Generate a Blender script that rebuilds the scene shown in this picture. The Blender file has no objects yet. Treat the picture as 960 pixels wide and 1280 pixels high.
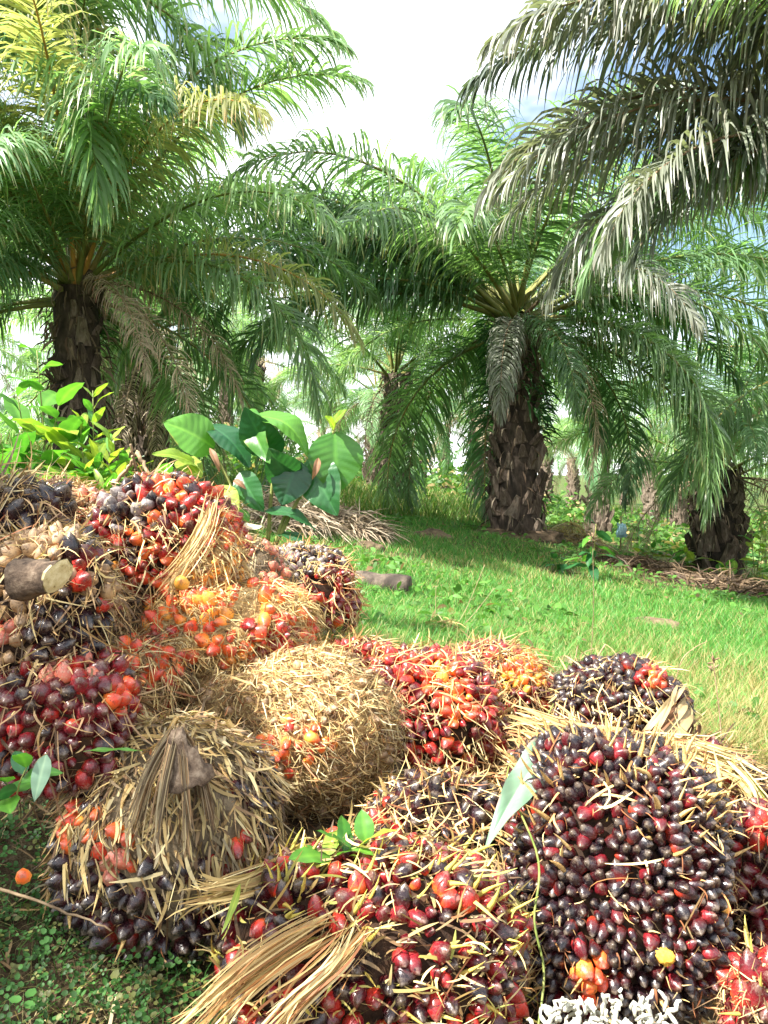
import bpy, math
import numpy as np
from mathutils import Vector, Matrix

# ------------------------------------------------------------------ camera, sky, sun, exposure
SC = bpy.context.scene
COL = SC.collection
CAMZ, FPX, PITCH = 1.0, 1004.0, math.atan(50 / 1004.0)
cam_d = bpy.data.cameras.new('camera')
cam_d.sensor_fit = 'VERTICAL'; cam_d.sensor_height = 36.0; cam_d.lens = 36.0 * FPX / 1280.0
cam_d.clip_start = 0.02; cam_d.clip_end = 2000
cam = bpy.data.objects.new('camera', cam_d); COL.objects.link(cam)
cam.location = (0, 0, CAMZ); cam.rotation_euler = (math.pi / 2 - PITCH, 0, 0)
SC.camera = cam

SUN_EL, SUN_AZ = math.radians(50), math.radians(-120)      # azimuth from +Y towards +X
SUN = Vector((math.cos(SUN_EL) * math.sin(SUN_AZ), math.cos(SUN_EL) * math.cos(SUN_AZ), math.sin(SUN_EL)))
world = bpy.data.worlds.new('World'); SC.world = world; world.use_nodes = True
wn, wl = world.node_tree.nodes, world.node_tree.links
wn.clear()
w_out = wn.new('ShaderNodeOutputWorld'); w_bg = wn.new('ShaderNodeBackground'); w_bg.inputs[1].default_value = 0.074
sky = wn.new('ShaderNodeTexSky'); sky.sky_type = 'NISHITA'; sky.sun_disc = False
sky.sun_elevation = SUN_EL; sky.sun_rotation = SUN_AZ; sky.altitude = 50; sky.air_density = 1.2; sky.dust_density = 1.0; sky.ozone_density = 2.0
w_tc = wn.new('ShaderNodeTexCoord')
w_noise = wn.new('ShaderNodeTexNoise'); w_noise.inputs['Scale'].default_value = 1.7; w_noise.inputs['Detail'].default_value = 6; w_noise.inputs['Roughness'].default_value = 0.55
w_map = wn.new('ShaderNodeMapping'); w_map.inputs['Location'].default_value = (0.35, 0.2, 0.4); w_map.inputs['Scale'].default_value = (1, 1, 1.5)
w_ramp = wn.new('ShaderNodeValToRGB'); w_ramp.color_ramp.elements[0].position = 0.42; w_ramp.color_ramp.elements[1].position = 0.54
w_mix = wn.new('ShaderNodeMixRGB'); w_mix.inputs[2].default_value = (10.5, 10.6, 10.8, 1)
wl.new(w_tc.outputs['Generated'], w_map.inputs['Vector']); wl.new(w_map.outputs[0], w_noise.inputs['Vector'])
wl.new(w_noise.outputs[0], w_ramp.inputs[0]); wl.new(w_ramp.outputs[0], w_mix.inputs[0])
wl.new(sky.outputs[0], w_mix.inputs[1]); wl.new(w_mix.outputs[0], w_bg.inputs[0]); wl.new(w_bg.outputs[0], w_out.inputs[0])

sun_d = bpy.data.lights.new('sun', 'SUN'); sun_d.energy = 5.0; sun_d.angle = math.radians(0.6); sun_d.color = (1.0, 0.955, 0.88)
sun_o = bpy.data.objects.new('sun', sun_d); COL.objects.link(sun_o)
sun_o.rotation_euler = (-SUN).to_track_quat('-Z', 'Y').to_euler(); sun_o.location = (0, 0, 30)
SC.view_settings.view_transform = 'Standard'; SC.view_settings.look = 'None'
SC.view_settings.exposure = 1.9; SC.view_settings.gamma = 1.0
SC.render.engine = 'CYCLES'
SC.cycles.max_bounces = 6; SC.cycles.diffuse_bounces = 3; SC.cycles.transmission_bounces = 4
SC.cycles.use_denoising = True

RNG = np.random.default_rng(11)
pi = math.pi
CAM = np.array([0, 0, CAMZ])

# ------------------------------------------------------------------ helpers
def at(px, py, Y):
    """world point seen at photo pixel (960x1280) at depth Y"""
    dx, dy = (px - 480) / FPX, -(py - 640) / FPX
    d = np.array([dx, math.cos(PITCH) + dy * math.sin(PITCH), -math.sin(PITCH) + dy * math.cos(PITCH)])
    return CAM + d * (Y / d[1])

def proj(P):
    P = np.asarray(P) - CAM
    f = P[..., 1] * math.cos(PITCH) - P[..., 2] * math.sin(PITCH)
    u = P[..., 1] * math.sin(PITCH) + P[..., 2] * math.cos(PITCH)
    return 480 + FPX * P[..., 0] / f, 640 - FPX * u / f

def sm(a, b, x):
    t = np.clip((x - a) / (b - a), 0, 1)
    return t * t * (3 - 2 * t)

def gz(x, y):
    """ground height"""
    x = np.asarray(x, float); y = np.asarray(y, float)
    s = np.where(x > 0, 14 * np.tanh(x / 14), 9 * np.tanh(x / 9))
    z = 0.37 - 0.16 * s * sm(-4, 6, y + 6) - 0.22 * (1 - sm(1.2, 2.5, y))
    z = z + 0.30 * np.exp(-(((x + 0.8) / 0.55) ** 2 + ((y - 2.05) / 0.5) ** 2)) + 0.12 * np.exp(-(((x + 0.2) / 0.5) ** 2 + ((y - 1.9) / 0.4) ** 2))
    far = sm(3, 9, y)
    z = z + far * (0.05 * np.sin(x * 1.3 + 0.6 * y) + 0.05 * np.sin(0.7 * y - 0.9 * x + 2)) + 0.02 * np.sin(x * 3.1 + 1) * np.sin(y * 2.7)
    z = z + 0.5 * sm(25, 90, y) * np.sin(x * 0.05 + 1) - 0.35 * sm(8, 14, y) * sm(2, 6, x)
    return z

def nodes_mat(name):
    m = bpy.data.materials.new(name); m.use_nodes = True
    nt = m.node_tree; nt.nodes.clear()
    out = nt.nodes.new('ShaderNodeOutputMaterial'); b = nt.nodes.new('ShaderNodeBsdfPrincipled')
    nt.links.new(b.outputs[0], out.inputs[0])
    return m, nt, b, out

def N(nt, typ, **kw):
    n = nt.nodes.new(typ)
    for k, v in kw.items():
        if k.startswith('i_'):
            k = k[2:]
            n.inputs[int(k) if k.isdigit() else k.replace('_', ' ')].default_value = v
        else:
            setattr(n, k, v)
    return n

def ramp(nt, src, stops):
    r = nt.nodes.new('ShaderNodeValToRGB')
    e = r.color_ramp.elements
    while len(e) > 2: e.remove(e[-1])
    for i, (p, c) in enumerate(stops):
        el = e[i] if i < 2 else e.new(p)
        el.position = p; el.color = (*c, 1)
    nt.links.new(src, r.inputs[0])
    return r

def mixc(nt, fac, a, b, mode='MIX'):
    m = nt.nodes.new('ShaderNodeMixRGB'); m.blend_type = mode
    for i, s in ((0, fac), (1, a), (2, b)):
        if isinstance(s, (int, float)): m.inputs[i].default_value = s
        elif isinstance(s, tuple): m.inputs[i].default_value = (*s, 1)
        else: nt.links.new(s, m.inputs[i])
    return m.outputs[0]

def add_translucent(nt, b, out, color, fac):
    t = nt.nodes.new('ShaderNodeBsdfTranslucent'); mx = nt.nodes.new('ShaderNodeMixShader')
    if isinstance(color, tuple): t.inputs[0].default_value = (*color, 1)
    else: nt.links.new(color, t.inputs[0])
    mx.inputs[0].default_value = fac
    nt.links.new(b.outputs[0], mx.inputs[1]); nt.links.new(t.outputs[0], mx.inputs[2]); nt.links.new(mx.outputs[0], out.inputs[0])

def bump(nt, b, h, strength, dist):
    bp = N(nt, 'ShaderNodeBump'); bp.inputs['Strength'].default_value = strength; bp.inputs['Distance'].default_value = dist
    nt.links.new(h, bp.inputs['Height']); nt.links.new(bp.outputs[0], b.inputs['Normal'])

def make_mesh(name, V, F, mats, cols=None, midx=None, smooth=True):
    """V (n,3); F (m,3|4) int array or list of arrays"""
    Fs = F if isinstance(F, list) else [F]
    Fs = [np.asarray(f, np.int32) for f in Fs if len(f)]
    V = np.asarray(V, np.float32)
    me = bpy.data.meshes.new(name)
    me.vertices.add(len(V)); me.vertices.foreach_set('co', V.ravel())
    nl = sum(f.size for f in Fs); npoly = sum(len(f) for f in Fs)
    me.loops.add(nl); me.polygons.add(npoly)
    me.loops.foreach_set('vertex_index', np.concatenate([f.ravel() for f in Fs]))
    sizes = np.concatenate([np.full(len(f), f.shape[1], np.int32) for f in Fs])
    starts = np.concatenate([[0], np.cumsum(sizes)[:-1]]).astype(np.int32)
    me.polygons.foreach_set('loop_start', starts)
    me.polygons.foreach_set('use_smooth', np.full(npoly, smooth))
    for m in (mats if isinstance(mats, (list, tuple)) else [mats]): me.materials.append(m)
    if midx is not None: me.polygons.foreach_set('material_index', np.asarray(midx, np.int32))
    if cols is not None:
        a = me.color_attributes.new('Col', 'FLOAT_COLOR', 'POINT')
        c = np.ones((len(V), 4), np.float32); c[:, :3] = cols
        a.data.foreach_set('color', c.ravel())
    me.update(calc_edges=True); me.validate()
    return me

def obj(name, me, parent=None, loc=None, M=None):
    o = bpy.data.objects.new(name, me); COL.objects.link(o)
    if parent is not None: o.parent = parent
    if M is not None: o.matrix_local = M
    elif loc is not None: o.location = loc
    return o

def tag(o, label, cat, group=None, kind=None):
    if label: o['label'] = label
    if cat: o['category'] = cat
    if group: o['group'] = group
    if kind: o['kind'] = kind
    return o

def thing(name, label, cat, loc=(0, 0, 0), group=None):
    o = bpy.data.objects.new(name, None); COL.objects.link(o); o.location = loc; o.empty_display_size = 0.1
    return tag(o, label, cat, group)

def nrm(a):
    return a / np.maximum(np.linalg.norm(a, axis=-1, keepdims=True), 1e-9)

def ribbons(P, W, S):
    """P (n,k,3) centre lines, W (n,k) widths, S (n,3) or (n,k,3) side vectors"""
    n, k, _ = P.shape
    if S.ndim == 2: S = S[:, None, :]
    off = S * (W * 0.5)[:, :, None]
    V = np.stack([P - off, P + off], 2).reshape(-1, 3)
    base = (np.arange(n) * k * 2)[:, None] + (np.arange(k - 1) * 2)[None, :]
    F = np.stack([base, base + 1, base + 3, base + 2], -1).reshape(-1, 4)
    return V, F

def tube(pts, rad, seg=6, cap=True):
    pts = np.asarray(pts, float); n = len(pts)
    rad = np.broadcast_to(np.asarray(rad, float), (n,))
    T = nrm(np.gradient(pts, axis=0))
    up = np.array([0, 0, 1.0]) if abs(T[0][2]) < 0.9 else np.array([1.0, 0, 0])
    V = []
    for i in range(n):
        a = nrm(np.cross(T[i], up)); b = np.cross(T[i], a)
        th = np.arange(seg) * 2 * pi / seg
        V.append(pts[i] + rad[i] * (np.cos(th)[:, None] * a + np.sin(th)[:, None] * b))
    V = np.concatenate(V)
    F = []
    for i in range(n - 1):
        for j in range(seg):
            F.append((i * seg + j, i * seg + (j + 1) % seg, (i + 1) * seg + (j + 1) % seg, (i + 1) * seg + j))
    F = np.array(F)
    if not cap: return V, [F]
    V = np.vstack([V, pts[0], pts[-1]])
    C = [(len(V) - 2, (j + 1) % seg, j) for j in range(seg)] + [(len(V) - 1, (n - 1) * seg + j, (n - 1) * seg + (j + 1) % seg) for j in range(seg)]
    return V, [F, np.array(C)]

class Acc:
    """joins several shapes into one mesh"""
    def __init__(s): s.V, s.Q, s.T, s.C, s.n = [], [], [], [], 0
    def add(s, V, F, col=None):
        for f in (F if isinstance(F, list) else [F]):
            f = np.asarray(f)
            if f.size: (s.Q if f.shape[1] == 4 else s.T).append(f + s.n)
        s.V.append(np.asarray(V)); s.n += len(V)
        c = np.ones((len(V), 3)) if col is None else np.broadcast_to(np.asarray(col, float), (len(V), 3))
        s.C.append(c)
        return s
    def mesh(s, name, mat, cols=False, smooth=True):
        F = []
        if s.Q: F.append(np.concatenate(s.Q))
        if s.T: F.append(np.concatenate(s.T))
        return make_mesh(name, np.concatenate(s.V), F, mat, np.concatenate(s.C) if cols else None, smooth=smooth)

def catmull(pts, n):
    pts = np.asarray(pts, float)
    P = np.vstack([2 * pts[0] - pts[1], pts, 2 * pts[-1] - pts[-2]])
    t = np.linspace(0, len(pts) - 1, n); out = []
    for tt in t:
        i = min(int(tt), len(pts) - 2); u = tt - i
        p0, p1, p2, p3 = P[i:i + 4]
        out.append(0.5 * (2 * p1 + (p2 - p0) * u + (2 * p0 - 5 * p1 + 4 * p2 - p3) * u * u + (3 * p1 - p0 - 3 * p2 + p3) * u ** 3))
    return np.array(out)

_ico = {}
def ico(sub):
    if sub not in _ico:
        import bmesh
        bm = bmesh.new(); bmesh.ops.create_icosphere(bm, subdivisions=sub, radius=1.0)
        bm.verts.ensure_lookup_table()
        _ico[sub] = (np.array([v.co[:] for v in bm.verts]), np.array([[v.index for v in f.verts] for f in bm.faces])); bm.free()
    return _ico[sub]

def vnoise(P, f, seed=0):
    r = np.random.default_rng(seed); out = 0
    for k in range(5):
        d = nrm(r.normal(size=3)) * f * (0.7 + 0.35 * k); out = out + np.sin(P @ d + r.uniform(0, 6.3)) / (1 + 0.5 * k)
    return out / 2.6

# ------------------------------------------------------------------ materials
def leaf_material(name, c_lo, c_hi, trans=0.35, rough=0.42, tip=None, seedscale=1.0, tr_gain=1.6, tipstart=0.7):
    m, nt, b, out = nodes_mat(name)
    oi = N(nt, 'ShaderNodeObjectInfo'); tc = N(nt, 'ShaderNodeTexCoord')
    nz = N(nt, 'ShaderNodeTexNoise', i_Scale=2.2 * seedscale, i_Detail=3.0)
    nt.links.new(tc.outputs['Object'], nz.inputs['Vector'])
    ad = N(nt, 'ShaderNodeMath', operation='ADD'); nt.links.new(nz.outputs[0], ad.inputs[0]); nt.links.new(oi.outputs['Random'], ad.inputs[1])
    mu = N(nt, 'ShaderNodeMath', operation='MULTIPLY'); mu.inputs[1].default_value = 0.62; nt.links.new(ad.outputs[0], mu.inputs[0])
    r = ramp(nt, mu.outputs[0], [(0.15, c_lo), (0.8, c_hi)])
    c = r.outputs[0]
    at_ = N(nt, 'ShaderNodeAttribute', attribute_name='Col')
    c = mixc(nt, 1.0, c, at_.outputs['Color'], 'MULTIPLY')
    nt.links.new(c, b.inputs['Base Color'])
    b.inputs['Roughness'].default_value = rough; b.inputs['Specular IOR Level'].default_value = 0.5
    tcol = mixc(nt, 1.0, c, (tr_gain * 1.05, tr_gain * 1.15, tr_gain * 0.55), 'MULTIPLY')
    add_translucent(nt, b, out, tcol, trans)
    return m

def attr_material(name, rough=0.7, trans=0.0, tr_gain=1.5, spec=0.3, bumpy=0):
    m, nt, b, out = nodes_mat(name)
    a = N(nt, 'ShaderNodeAttribute', attribute_name='Col')
    nt.links.new(a.outputs['Color'], b.inputs['Base Color'])
    b.inputs['Roughness'].default_value = rough; b.inputs['Specular IOR Level'].default_value = spec
    if trans:
        add_translucent(nt, b, out, mixc(nt, 1.0, a.outputs['Color'], (tr_gain, tr_gain * 1.1, tr_gain * 0.6), 'MULTIPLY'), trans)
    return m

def rough_material(name, stops, scale=6, rough=0.85, bstr=0.6, bdist=0.02, stretch=(1, 1, 1), coords='Object', detail=6):
    m, nt, b, out = nodes_mat(name)
    tc = N(nt, 'ShaderNodeTexCoord'); mp = N(nt, 'ShaderNodeMapping'); mp.inputs['Scale'].default_value = stretch
    nt.links.new(tc.outputs[coords], mp.inputs[0])
    nz = N(nt, 'ShaderNodeTexNoise', i_Scale=scale, i_Detail=float(detail), i_Roughness=0.65); nt.links.new(mp.outputs[0], nz.inputs['Vector'])
    oi = N(nt, 'ShaderNodeObjectInfo'); sh = N(nt, 'ShaderNodeMath', operation='MULTIPLY_ADD'); sh.inputs[1].default_value = 0.22
    nt.links.new(oi.outputs['Random'], sh.inputs[0]); 
    s2 = N(nt, 'ShaderNodeMath', operation='SUBTRACT'); s2.inputs[1].default_value = 0.11; nt.links.new(nz.outputs[0], s2.inputs[0]); nt.links.new(s2.outputs[0], sh.inputs[2])
    r = ramp(nt, sh.outputs[0], stops); nt.links.new(r.outputs[0], b.inputs['Base Color'])
    b.inputs['Roughness'].default_value = rough; b.inputs['Specular IOR Level'].default_value = 0.25
    bump(nt, b, nz.outputs[0], bstr, bdist)
    return m

def fruit_material(name, base, mid, tip, rough=0.24, dust=0.25, dustc=(0.36, 0.31, 0.25), scar=(0.22, 0.17, 0.12), var=0.35, varc=None):
    m, nt, b, out = nodes_mat(name)
    fz = N(nt, 'ShaderNodeAttribute', attribute_name='along')
    oi = N(nt, 'ShaderNodeObjectInfo')
    gm = N(nt, 'ShaderNodeNewGeometry')
    nz = N(nt, 'ShaderNodeTexNoise', i_Scale=60.0, i_Detail=3.0); nt.links.new(gm.outputs['Position'], nz.inputs['Vector'])
    nz2 = N(nt, 'ShaderNodeTexNoise', i_Scale=240.0, i_Detail=4.0, i_Roughness=0.7); nt.links.new(gm.outputs['Position'], nz2.inputs['Vector'])
    # gradient along the fruit, shifted per fruit
    a = N(nt, 'ShaderNodeMath', operation='MULTIPLY_ADD'); a.inputs[1].default_value = 0.45; nt.links.new(nz.outputs[0], a.inputs[0]); nt.links.new(fz.outputs['Fac'], a.inputs[2])
    a2 = N(nt, 'ShaderNodeMath', operation='MULTIPLY_ADD'); a2.inputs[1].default_value = -var; nt.links.new(oi.outputs['Random'], a2.inputs[0]); nt.links.new(a.outputs[0], a2.inputs[2])
    r = ramp(nt, a2.outputs[0], [(0.12, base), (0.42, mid), (0.80, tip), (0.97, tip)])
    c = r.outputs[0]
    sa = N(nt, 'ShaderNodeMath', operation='MULTIPLY_ADD'); sa.inputs[1].default_value = 0.5; nt.links.new(nz2.outputs[0], sa.inputs[0]); nt.links.new(fz.outputs['Fac'], sa.inputs[2])
    sc = ramp(nt, sa.outputs[0], [(1.0, (0, 0, 0)), (1.16, (0.42, 0.42, 0.42))])
    sm_ = N(nt, 'ShaderNodeMath', operation='SUBTRACT'); sm_.inputs[1].default_value = 0.2; nt.links.new(sa.outputs[0], sm_.inputs[0]); nt.links.new(sm_.outputs[0], sc.inputs[0])
    sc.color_ramp.elements[0].position = 0.86; sc.color_ramp.elements[1].position = 1.0
    c = mixc(nt, sc.outputs[0], c, scar)
    nz3 = N(nt, 'ShaderNodeTexNoise', i_Scale=110.0, i_Detail=5.0, i_Roughness=0.65); nt.links.new(gm.outputs['Position'], nz3.inputs['Vector'])
    br = ramp(nt, nz3.outputs[0], [(0.54, (0, 0, 0)), (0.68, (0.8, 0.8, 0.8))])
    c = mixc(nt, br.outputs[0], c, (0.035, 0.014, 0.010))
    d = ramp(nt, nz2.outputs[0], [(0.52, (0, 0, 0)), (0.70, (dust * 2, dust * 2, dust * 2))])
    c = mixc(nt, d.outputs[0], c, dustc)
    nt.links.new(c, b.inputs['Base Color'])
    rr = ramp(nt, nz2.outputs[0], [(0.48, (rough,) * 3), (0.75, (0.6,) * 3)])
    nt.links.new(rr.outputs[0], b.inputs['Roughness'])
    b.inputs['Specular IOR Level'].default_value = 0.55
    bump(nt, b, nz2.outputs[0], 0.25, 0.002)
    return m

M_FRUIT = {
    'dark': fruit_material('fruit_black_red', (0.42, 0.035, 0.012), (0.085, 0.007, 0.008), (0.014, 0.005, 0.007), dust=0.06, var=0.28),
    'black': fruit_material('fruit_black', (0.20, 0.02, 0.01), (0.04, 0.010, 0.013), (0.009, 0.006, 0.009), dust=0.05),
    'maroon': fruit_material('fruit_maroon', (0.42, 0.04, 0.015), (0.22, 0.012, 0.018), (0.075, 0.006, 0.010), dust=0.06),
    'red': fruit_material('fruit_red', (0.72, 0.13, 0.02), (0.55, 0.035, 0.02), (0.22, 0.010, 0.012), dust=0.06, var=0.45),
    'orange': fruit_material('fruit_orange', (0.85, 0.36, 0.05), (0.80, 0.17, 0.025), (0.62, 0.055, 0.02), dust=0.12, rough=0.35, var=0.5),
    'yellow': fruit_material('fruit_yellow_pulp', (0.80, 0.45, 0.08), (0.86, 0.42, 0.05), (0.80, 0.28, 0.03), dust=0.15, rough=0.5, var=0.4),
    'tan': fruit_material('fruit_shrivelled_tan', (0.45, 0.24, 0.09), (0.40, 0.25, 0.11), (0.34, 0.22, 0.12), dust=0.3, rough=0.6, dustc=(0.15, 0.09, 0.05)),
    'grey': fruit_material('fruit_grey_bloom', (0.30, 0.05, 0.03), (0.12, 0.05, 0.05), (0.20, 0.17, 0.16), dust=0.45, rough=0.35, dustc=(0.45, 0.41, 0.36)),  # grey mixes waxy bloom with glossy highlights painted into the fruit colour
    'pink': fruit_material('fruit_muddy_pink', (0.65, 0.22, 0.08), (0.60, 0.15, 0.08), (0.45, 0.12, 0.08), dust=0.4, rough=0.5, dustc=(0.5, 0.38, 0.26)),
}
M_FIBRE = attr_material('dry_fibre', rough=0.65, trans=0.12, tr_gain=1.2)
M_SPINE = rough_material('spine_straw', [(0.3, (0.24, 0.13, 0.05)), (0.5, (0.55, 0.36, 0.13)), (0.7, (0.66, 0.50, 0.22))], scale=25, rough=0.5, bstr=0.2)
M_SPINE_G = rough_material('spine_yellow_green', [(0.3, (0.40, 0.24, 0.05)), (0.5, (0.60, 0.47, 0.10)), (0.7, (0.36, 0.40, 0.08))], scale=25, rough=0.45, bstr=0.2)
M_CORE_D = rough_material('bunch_core_dark', [(0.3, (0.012, 0.007, 0.005)), (0.55, (0.05, 0.025, 0.012)), (0.75, (0.12, 0.06, 0.025))], scale=40, bdist=0.01)
M_CORE_T = rough_material('bunch_core_straw', [(0.3, (0.10, 0.055, 0.025)), (0.5, (0.36, 0.24, 0.10)), (0.7, (0.50, 0.36, 0.17))], scale=45, bdist=0.012)
M_CORE_M = rough_material('bunch_core_mud', [(0.3, (0.035, 0.025, 0.015)), (0.5, (0.10, 0.075, 0.045)), (0.72, (0.20, 0.15, 0.09))], scale=45, bdist=0.012)
M_STALK = rough_material('stalk_bark', [(0.3, (0.04, 0.026, 0.018)), (0.5, (0.13, 0.09, 0.06)), (0.7, (0.26, 0.20, 0.14))], scale=60, bdist=0.012)
M_CUT = rough_material('stalk_cut_face', [(0.38, (0.14, 0.09, 0.035)), (0.52, (0.50, 0.41, 0.20)), (0.7, (0.64, 0.56, 0.33))], scale=70, bdist=0.004)
M_FROND = leaf_material('palm_leaflet_green', (0.045, 0.125, 0.07), (0.16, 0.265, 0.125), trans=0.38, rough=0.36)
M_FROND_L = leaf_material('palm_leaflet_light', (0.11, 0.235, 0.125), (0.24, 0.37, 0.19), trans=0.45, rough=0.40)
M_FROND_Y = leaf_material('palm_leaflet_yellowing', (0.17, 0.25, 0.09), (0.36, 0.36, 0.19), trans=0.45, rough=0.45)
M_FROND_S = leaf_material('palm_leaflet_silvery', (0.055, 0.09, 0.065), (0.20, 0.215, 0.175), trans=0.25, rough=0.38)  # grey sheen of sunlit glossy leaflets put into the colour
M_FROND_D = leaf_material('palm_leaflet_dead', (0.20, 0.15, 0.095), (0.46, 0.38, 0.27), trans=0.15, rough=0.7, tr_gain=1.1)
M_RACHIS = rough_material('rachis_green', [(0.3, (0.08, 0.12, 0.03)), (0.55, (0.20, 0.20, 0.06)), (0.75, (0.33, 0.22, 0.07))], scale=3, rough=0.45, bstr=0.15)
M_RACHIS_O = rough_material('rachis_orange', [(0.3, (0.30, 0.16, 0.04)), (0.55, (0.50, 0.28, 0.07)), (0.75, (0.55, 0.36, 0.12))], scale=3, rough=0.45, bstr=0.15)
M_RACHIS_D = rough_material('rachis_dead', [(0.3, (0.12, 0.08, 0.05)), (0.7, (0.32, 0.23, 0.14))], scale=5, rough=0.8, bstr=0.3)
M_TRUNK = rough_material('palm_trunk_bark', [(0.3, (0.014, 0.011, 0.008)), (0.5, (0.05, 0.036, 0.026)), (0.72, (0.13, 0.10, 0.075))], scale=9, bdist=0.04, stretch=(1, 1, 0.5))
M_LBASE = rough_material('palm_leaf_base', [(0.3, (0.028, 0.02, 0.015)), (0.5, (0.10, 0.072, 0.052)), (0.72, (0.21, 0.17, 0.13))], scale=11, bdist=0.03, stretch=(2, 2, 0.5))
M_GRASS = attr_material('grass_blades', rough=0.5, trans=0.35, tr_gain=1.5, spec=0.35)
M_LEAF = leaf_material('broad_leaf_green', (0.035, 0.14, 0.022), (0.10, 0.27, 0.035), trans=0.36, rough=0.38, seedscale=8)
M_LEAF_D = leaf_material('broad_leaf_dark', (0.014, 0.075, 0.03), (0.03, 0.12, 0.035), trans=0.30, rough=0.32, seedscale=8)
M_LEAF_Y = leaf_material('broad_leaf_yellow_green', (0.13, 0.26, 0.03), (0.28, 0.36, 0.05), trans=0.40, rough=0.42, seedscale=8)
M_LEAF_DRY = leaf_material('dry_leaf_brown', (0.10, 0.05, 0.025), (0.24, 0.125, 0.06), trans=0.2, rough=0.65, seedscale=12, tr_gain=1.1)
M_LEAF_PALE = leaf_material('dry_leaf_pale', (0.55, 0.46, 0.28), (0.66, 0.58, 0.38), trans=0.2, rough=0.6, seedscale=12, tr_gain=1.0)
M_LEAF_MINT = leaf_material('leaf_underside_pale_green', (0.15, 0.27, 0.17), (0.23, 0.36, 0.24), trans=0.25, rough=0.5, seedscale=12, tr_gain=1.0)
M_STEM = rough_material('plant_stem', [(0.3, (0.10, 0.14, 0.03)), (0.7, (0.26, 0.26, 0.08))], scale=30, rough=0.5, bstr=0.1)
M_TWIG = rough_material('dry_twig', [(0.3, (0.14, 0.09, 0.05)), (0.7, (0.42, 0.31, 0.18))], scale=30, rough=0.7, bstr=0.3)
M_LOG = rough_material('old_log', [(0.3, (0.012, 0.010, 0.009)), (0.5, (0.05, 0.038, 0.03)), (0.72, (0.16, 0.125, 0.095))], scale=10, bdist=0.03, stretch=(1, 1, 0.3))
M_SOIL = rough_material('soil_mound', [(0.3, (0.05, 0.033, 0.02)), (0.5, (0.13, 0.09, 0.055)), (0.72, (0.24, 0.18, 0.11))], scale=14, bdist=0.03)
M_CHALK = rough_material('white_dry_branchlets', [(0.3, (0.28, 0.27, 0.20)), (0.6, (0.58, 0.58, 0.49))], scale=60, rough=0.8, bstr=0.4, bdist=0.003)
M_FUNGUS = rough_material('yellow_fungus', [(0.35, (0.35, 0.16, 0.02)), (0.6, (0.78, 0.45, 0.06))], scale=80, rough=0.8, bdist=0.006)
M_BAG = rough_material('blue_plastic', [(0.3, (0.30, 0.55, 0.75)), (0.7, (0.62, 0.82, 0.92))], scale=8, rough=0.4, bstr=0.3)

# ------------------------------------------------------------------ ground
def build_ground():
    xs = np.concatenate([-np.geomspace(400, 6.2, 40), np.linspace(-6, 10, 161), np.geomspace(10.3, 400, 40)])
    ys = np.concatenate([-np.geomspace(200, 3.2, 20), np.linspace(-3, 14, 171), np.geomspace(14.3, 900, 60)])
    X, Y = np.meshgrid(xs, ys); Z = gz(X, Y)
    V = np.stack([X, Y, Z], -1).reshape(-1, 3)
    nx, ny = len(xs), len(ys)
    i = np.arange((ny - 1) * nx).reshape(ny - 1, nx)[:, :-1].ravel()
    F = np.stack([i, i + 1, i + nx + 1, i + nx], -1)
    m, nt, b, out = nodes_mat('ground_soil_and_turf')
    gm = N(nt, 'ShaderNodeNewGeometry')
    n1 = N(nt, 'ShaderNodeTexNoise', i_Scale=1.1, i_Detail=6.0, i_Roughness=0.6); n2 = N(nt, 'ShaderNodeTexNoise', i_Scale=28.0, i_Detail=5.0, i_Roughness=0.7)
    nt.links.new(gm.outputs['Position'], n1.inputs['Vector']); nt.links.new(gm.outputs['Position'], n2.inputs['Vector'])
    soil = ramp(nt, n2.outputs[0], [(0.3, (0.03, 0.021, 0.013)), (0.5, (0.085, 0.06, 0.034)), (0.72, (0.20, 0.15, 0.085))])
    turf = ramp(nt, n2.outputs[0], [(0.3, (0.02, 0.05, 0.012)), (0.5, (0.055, 0.11, 0.02)), (0.75, (0.12, 0.17, 0.04))])
    f = ramp(nt, n1.outputs[0], [(0.36, (0, 0, 0)), (0.56, (1, 1, 1))])
    # bare litter under and around the heap of bunches
    sx = N(nt, 'ShaderNodeSeparateXYZ'); nt.links.new(gm.outputs['Position'], sx.inputs[0])
    mr = N(nt, 'ShaderNodeMapRange'); mr.inputs[1].default_value = 2.3; mr.inputs[2].default_value = 3.2; nt.links.new(sx.outputs[1], mr.inputs[0])
    mu = N(nt, 'ShaderNodeMath', operation='MULTIPLY'); nt.links.new(f.outputs[0], mu.inputs[0]); nt.links.new(mr.outputs[0], mu.inputs[1])
    nt.links.new(mixc(nt, mu.outputs[0], soil.outputs[0], turf.outputs[0]), b.inputs['Base Color'])
    b.inputs['Roughness'].default_value = 0.95; b.inputs['Specular IOR Level'].default_value = 0.1
    bump(nt, b, n2.outputs[0], 0.8, 0.03)
    o = obj('ground', make_mesh('ground', V, F, m)); o['kind'] = 'structure'
build_ground()

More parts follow.
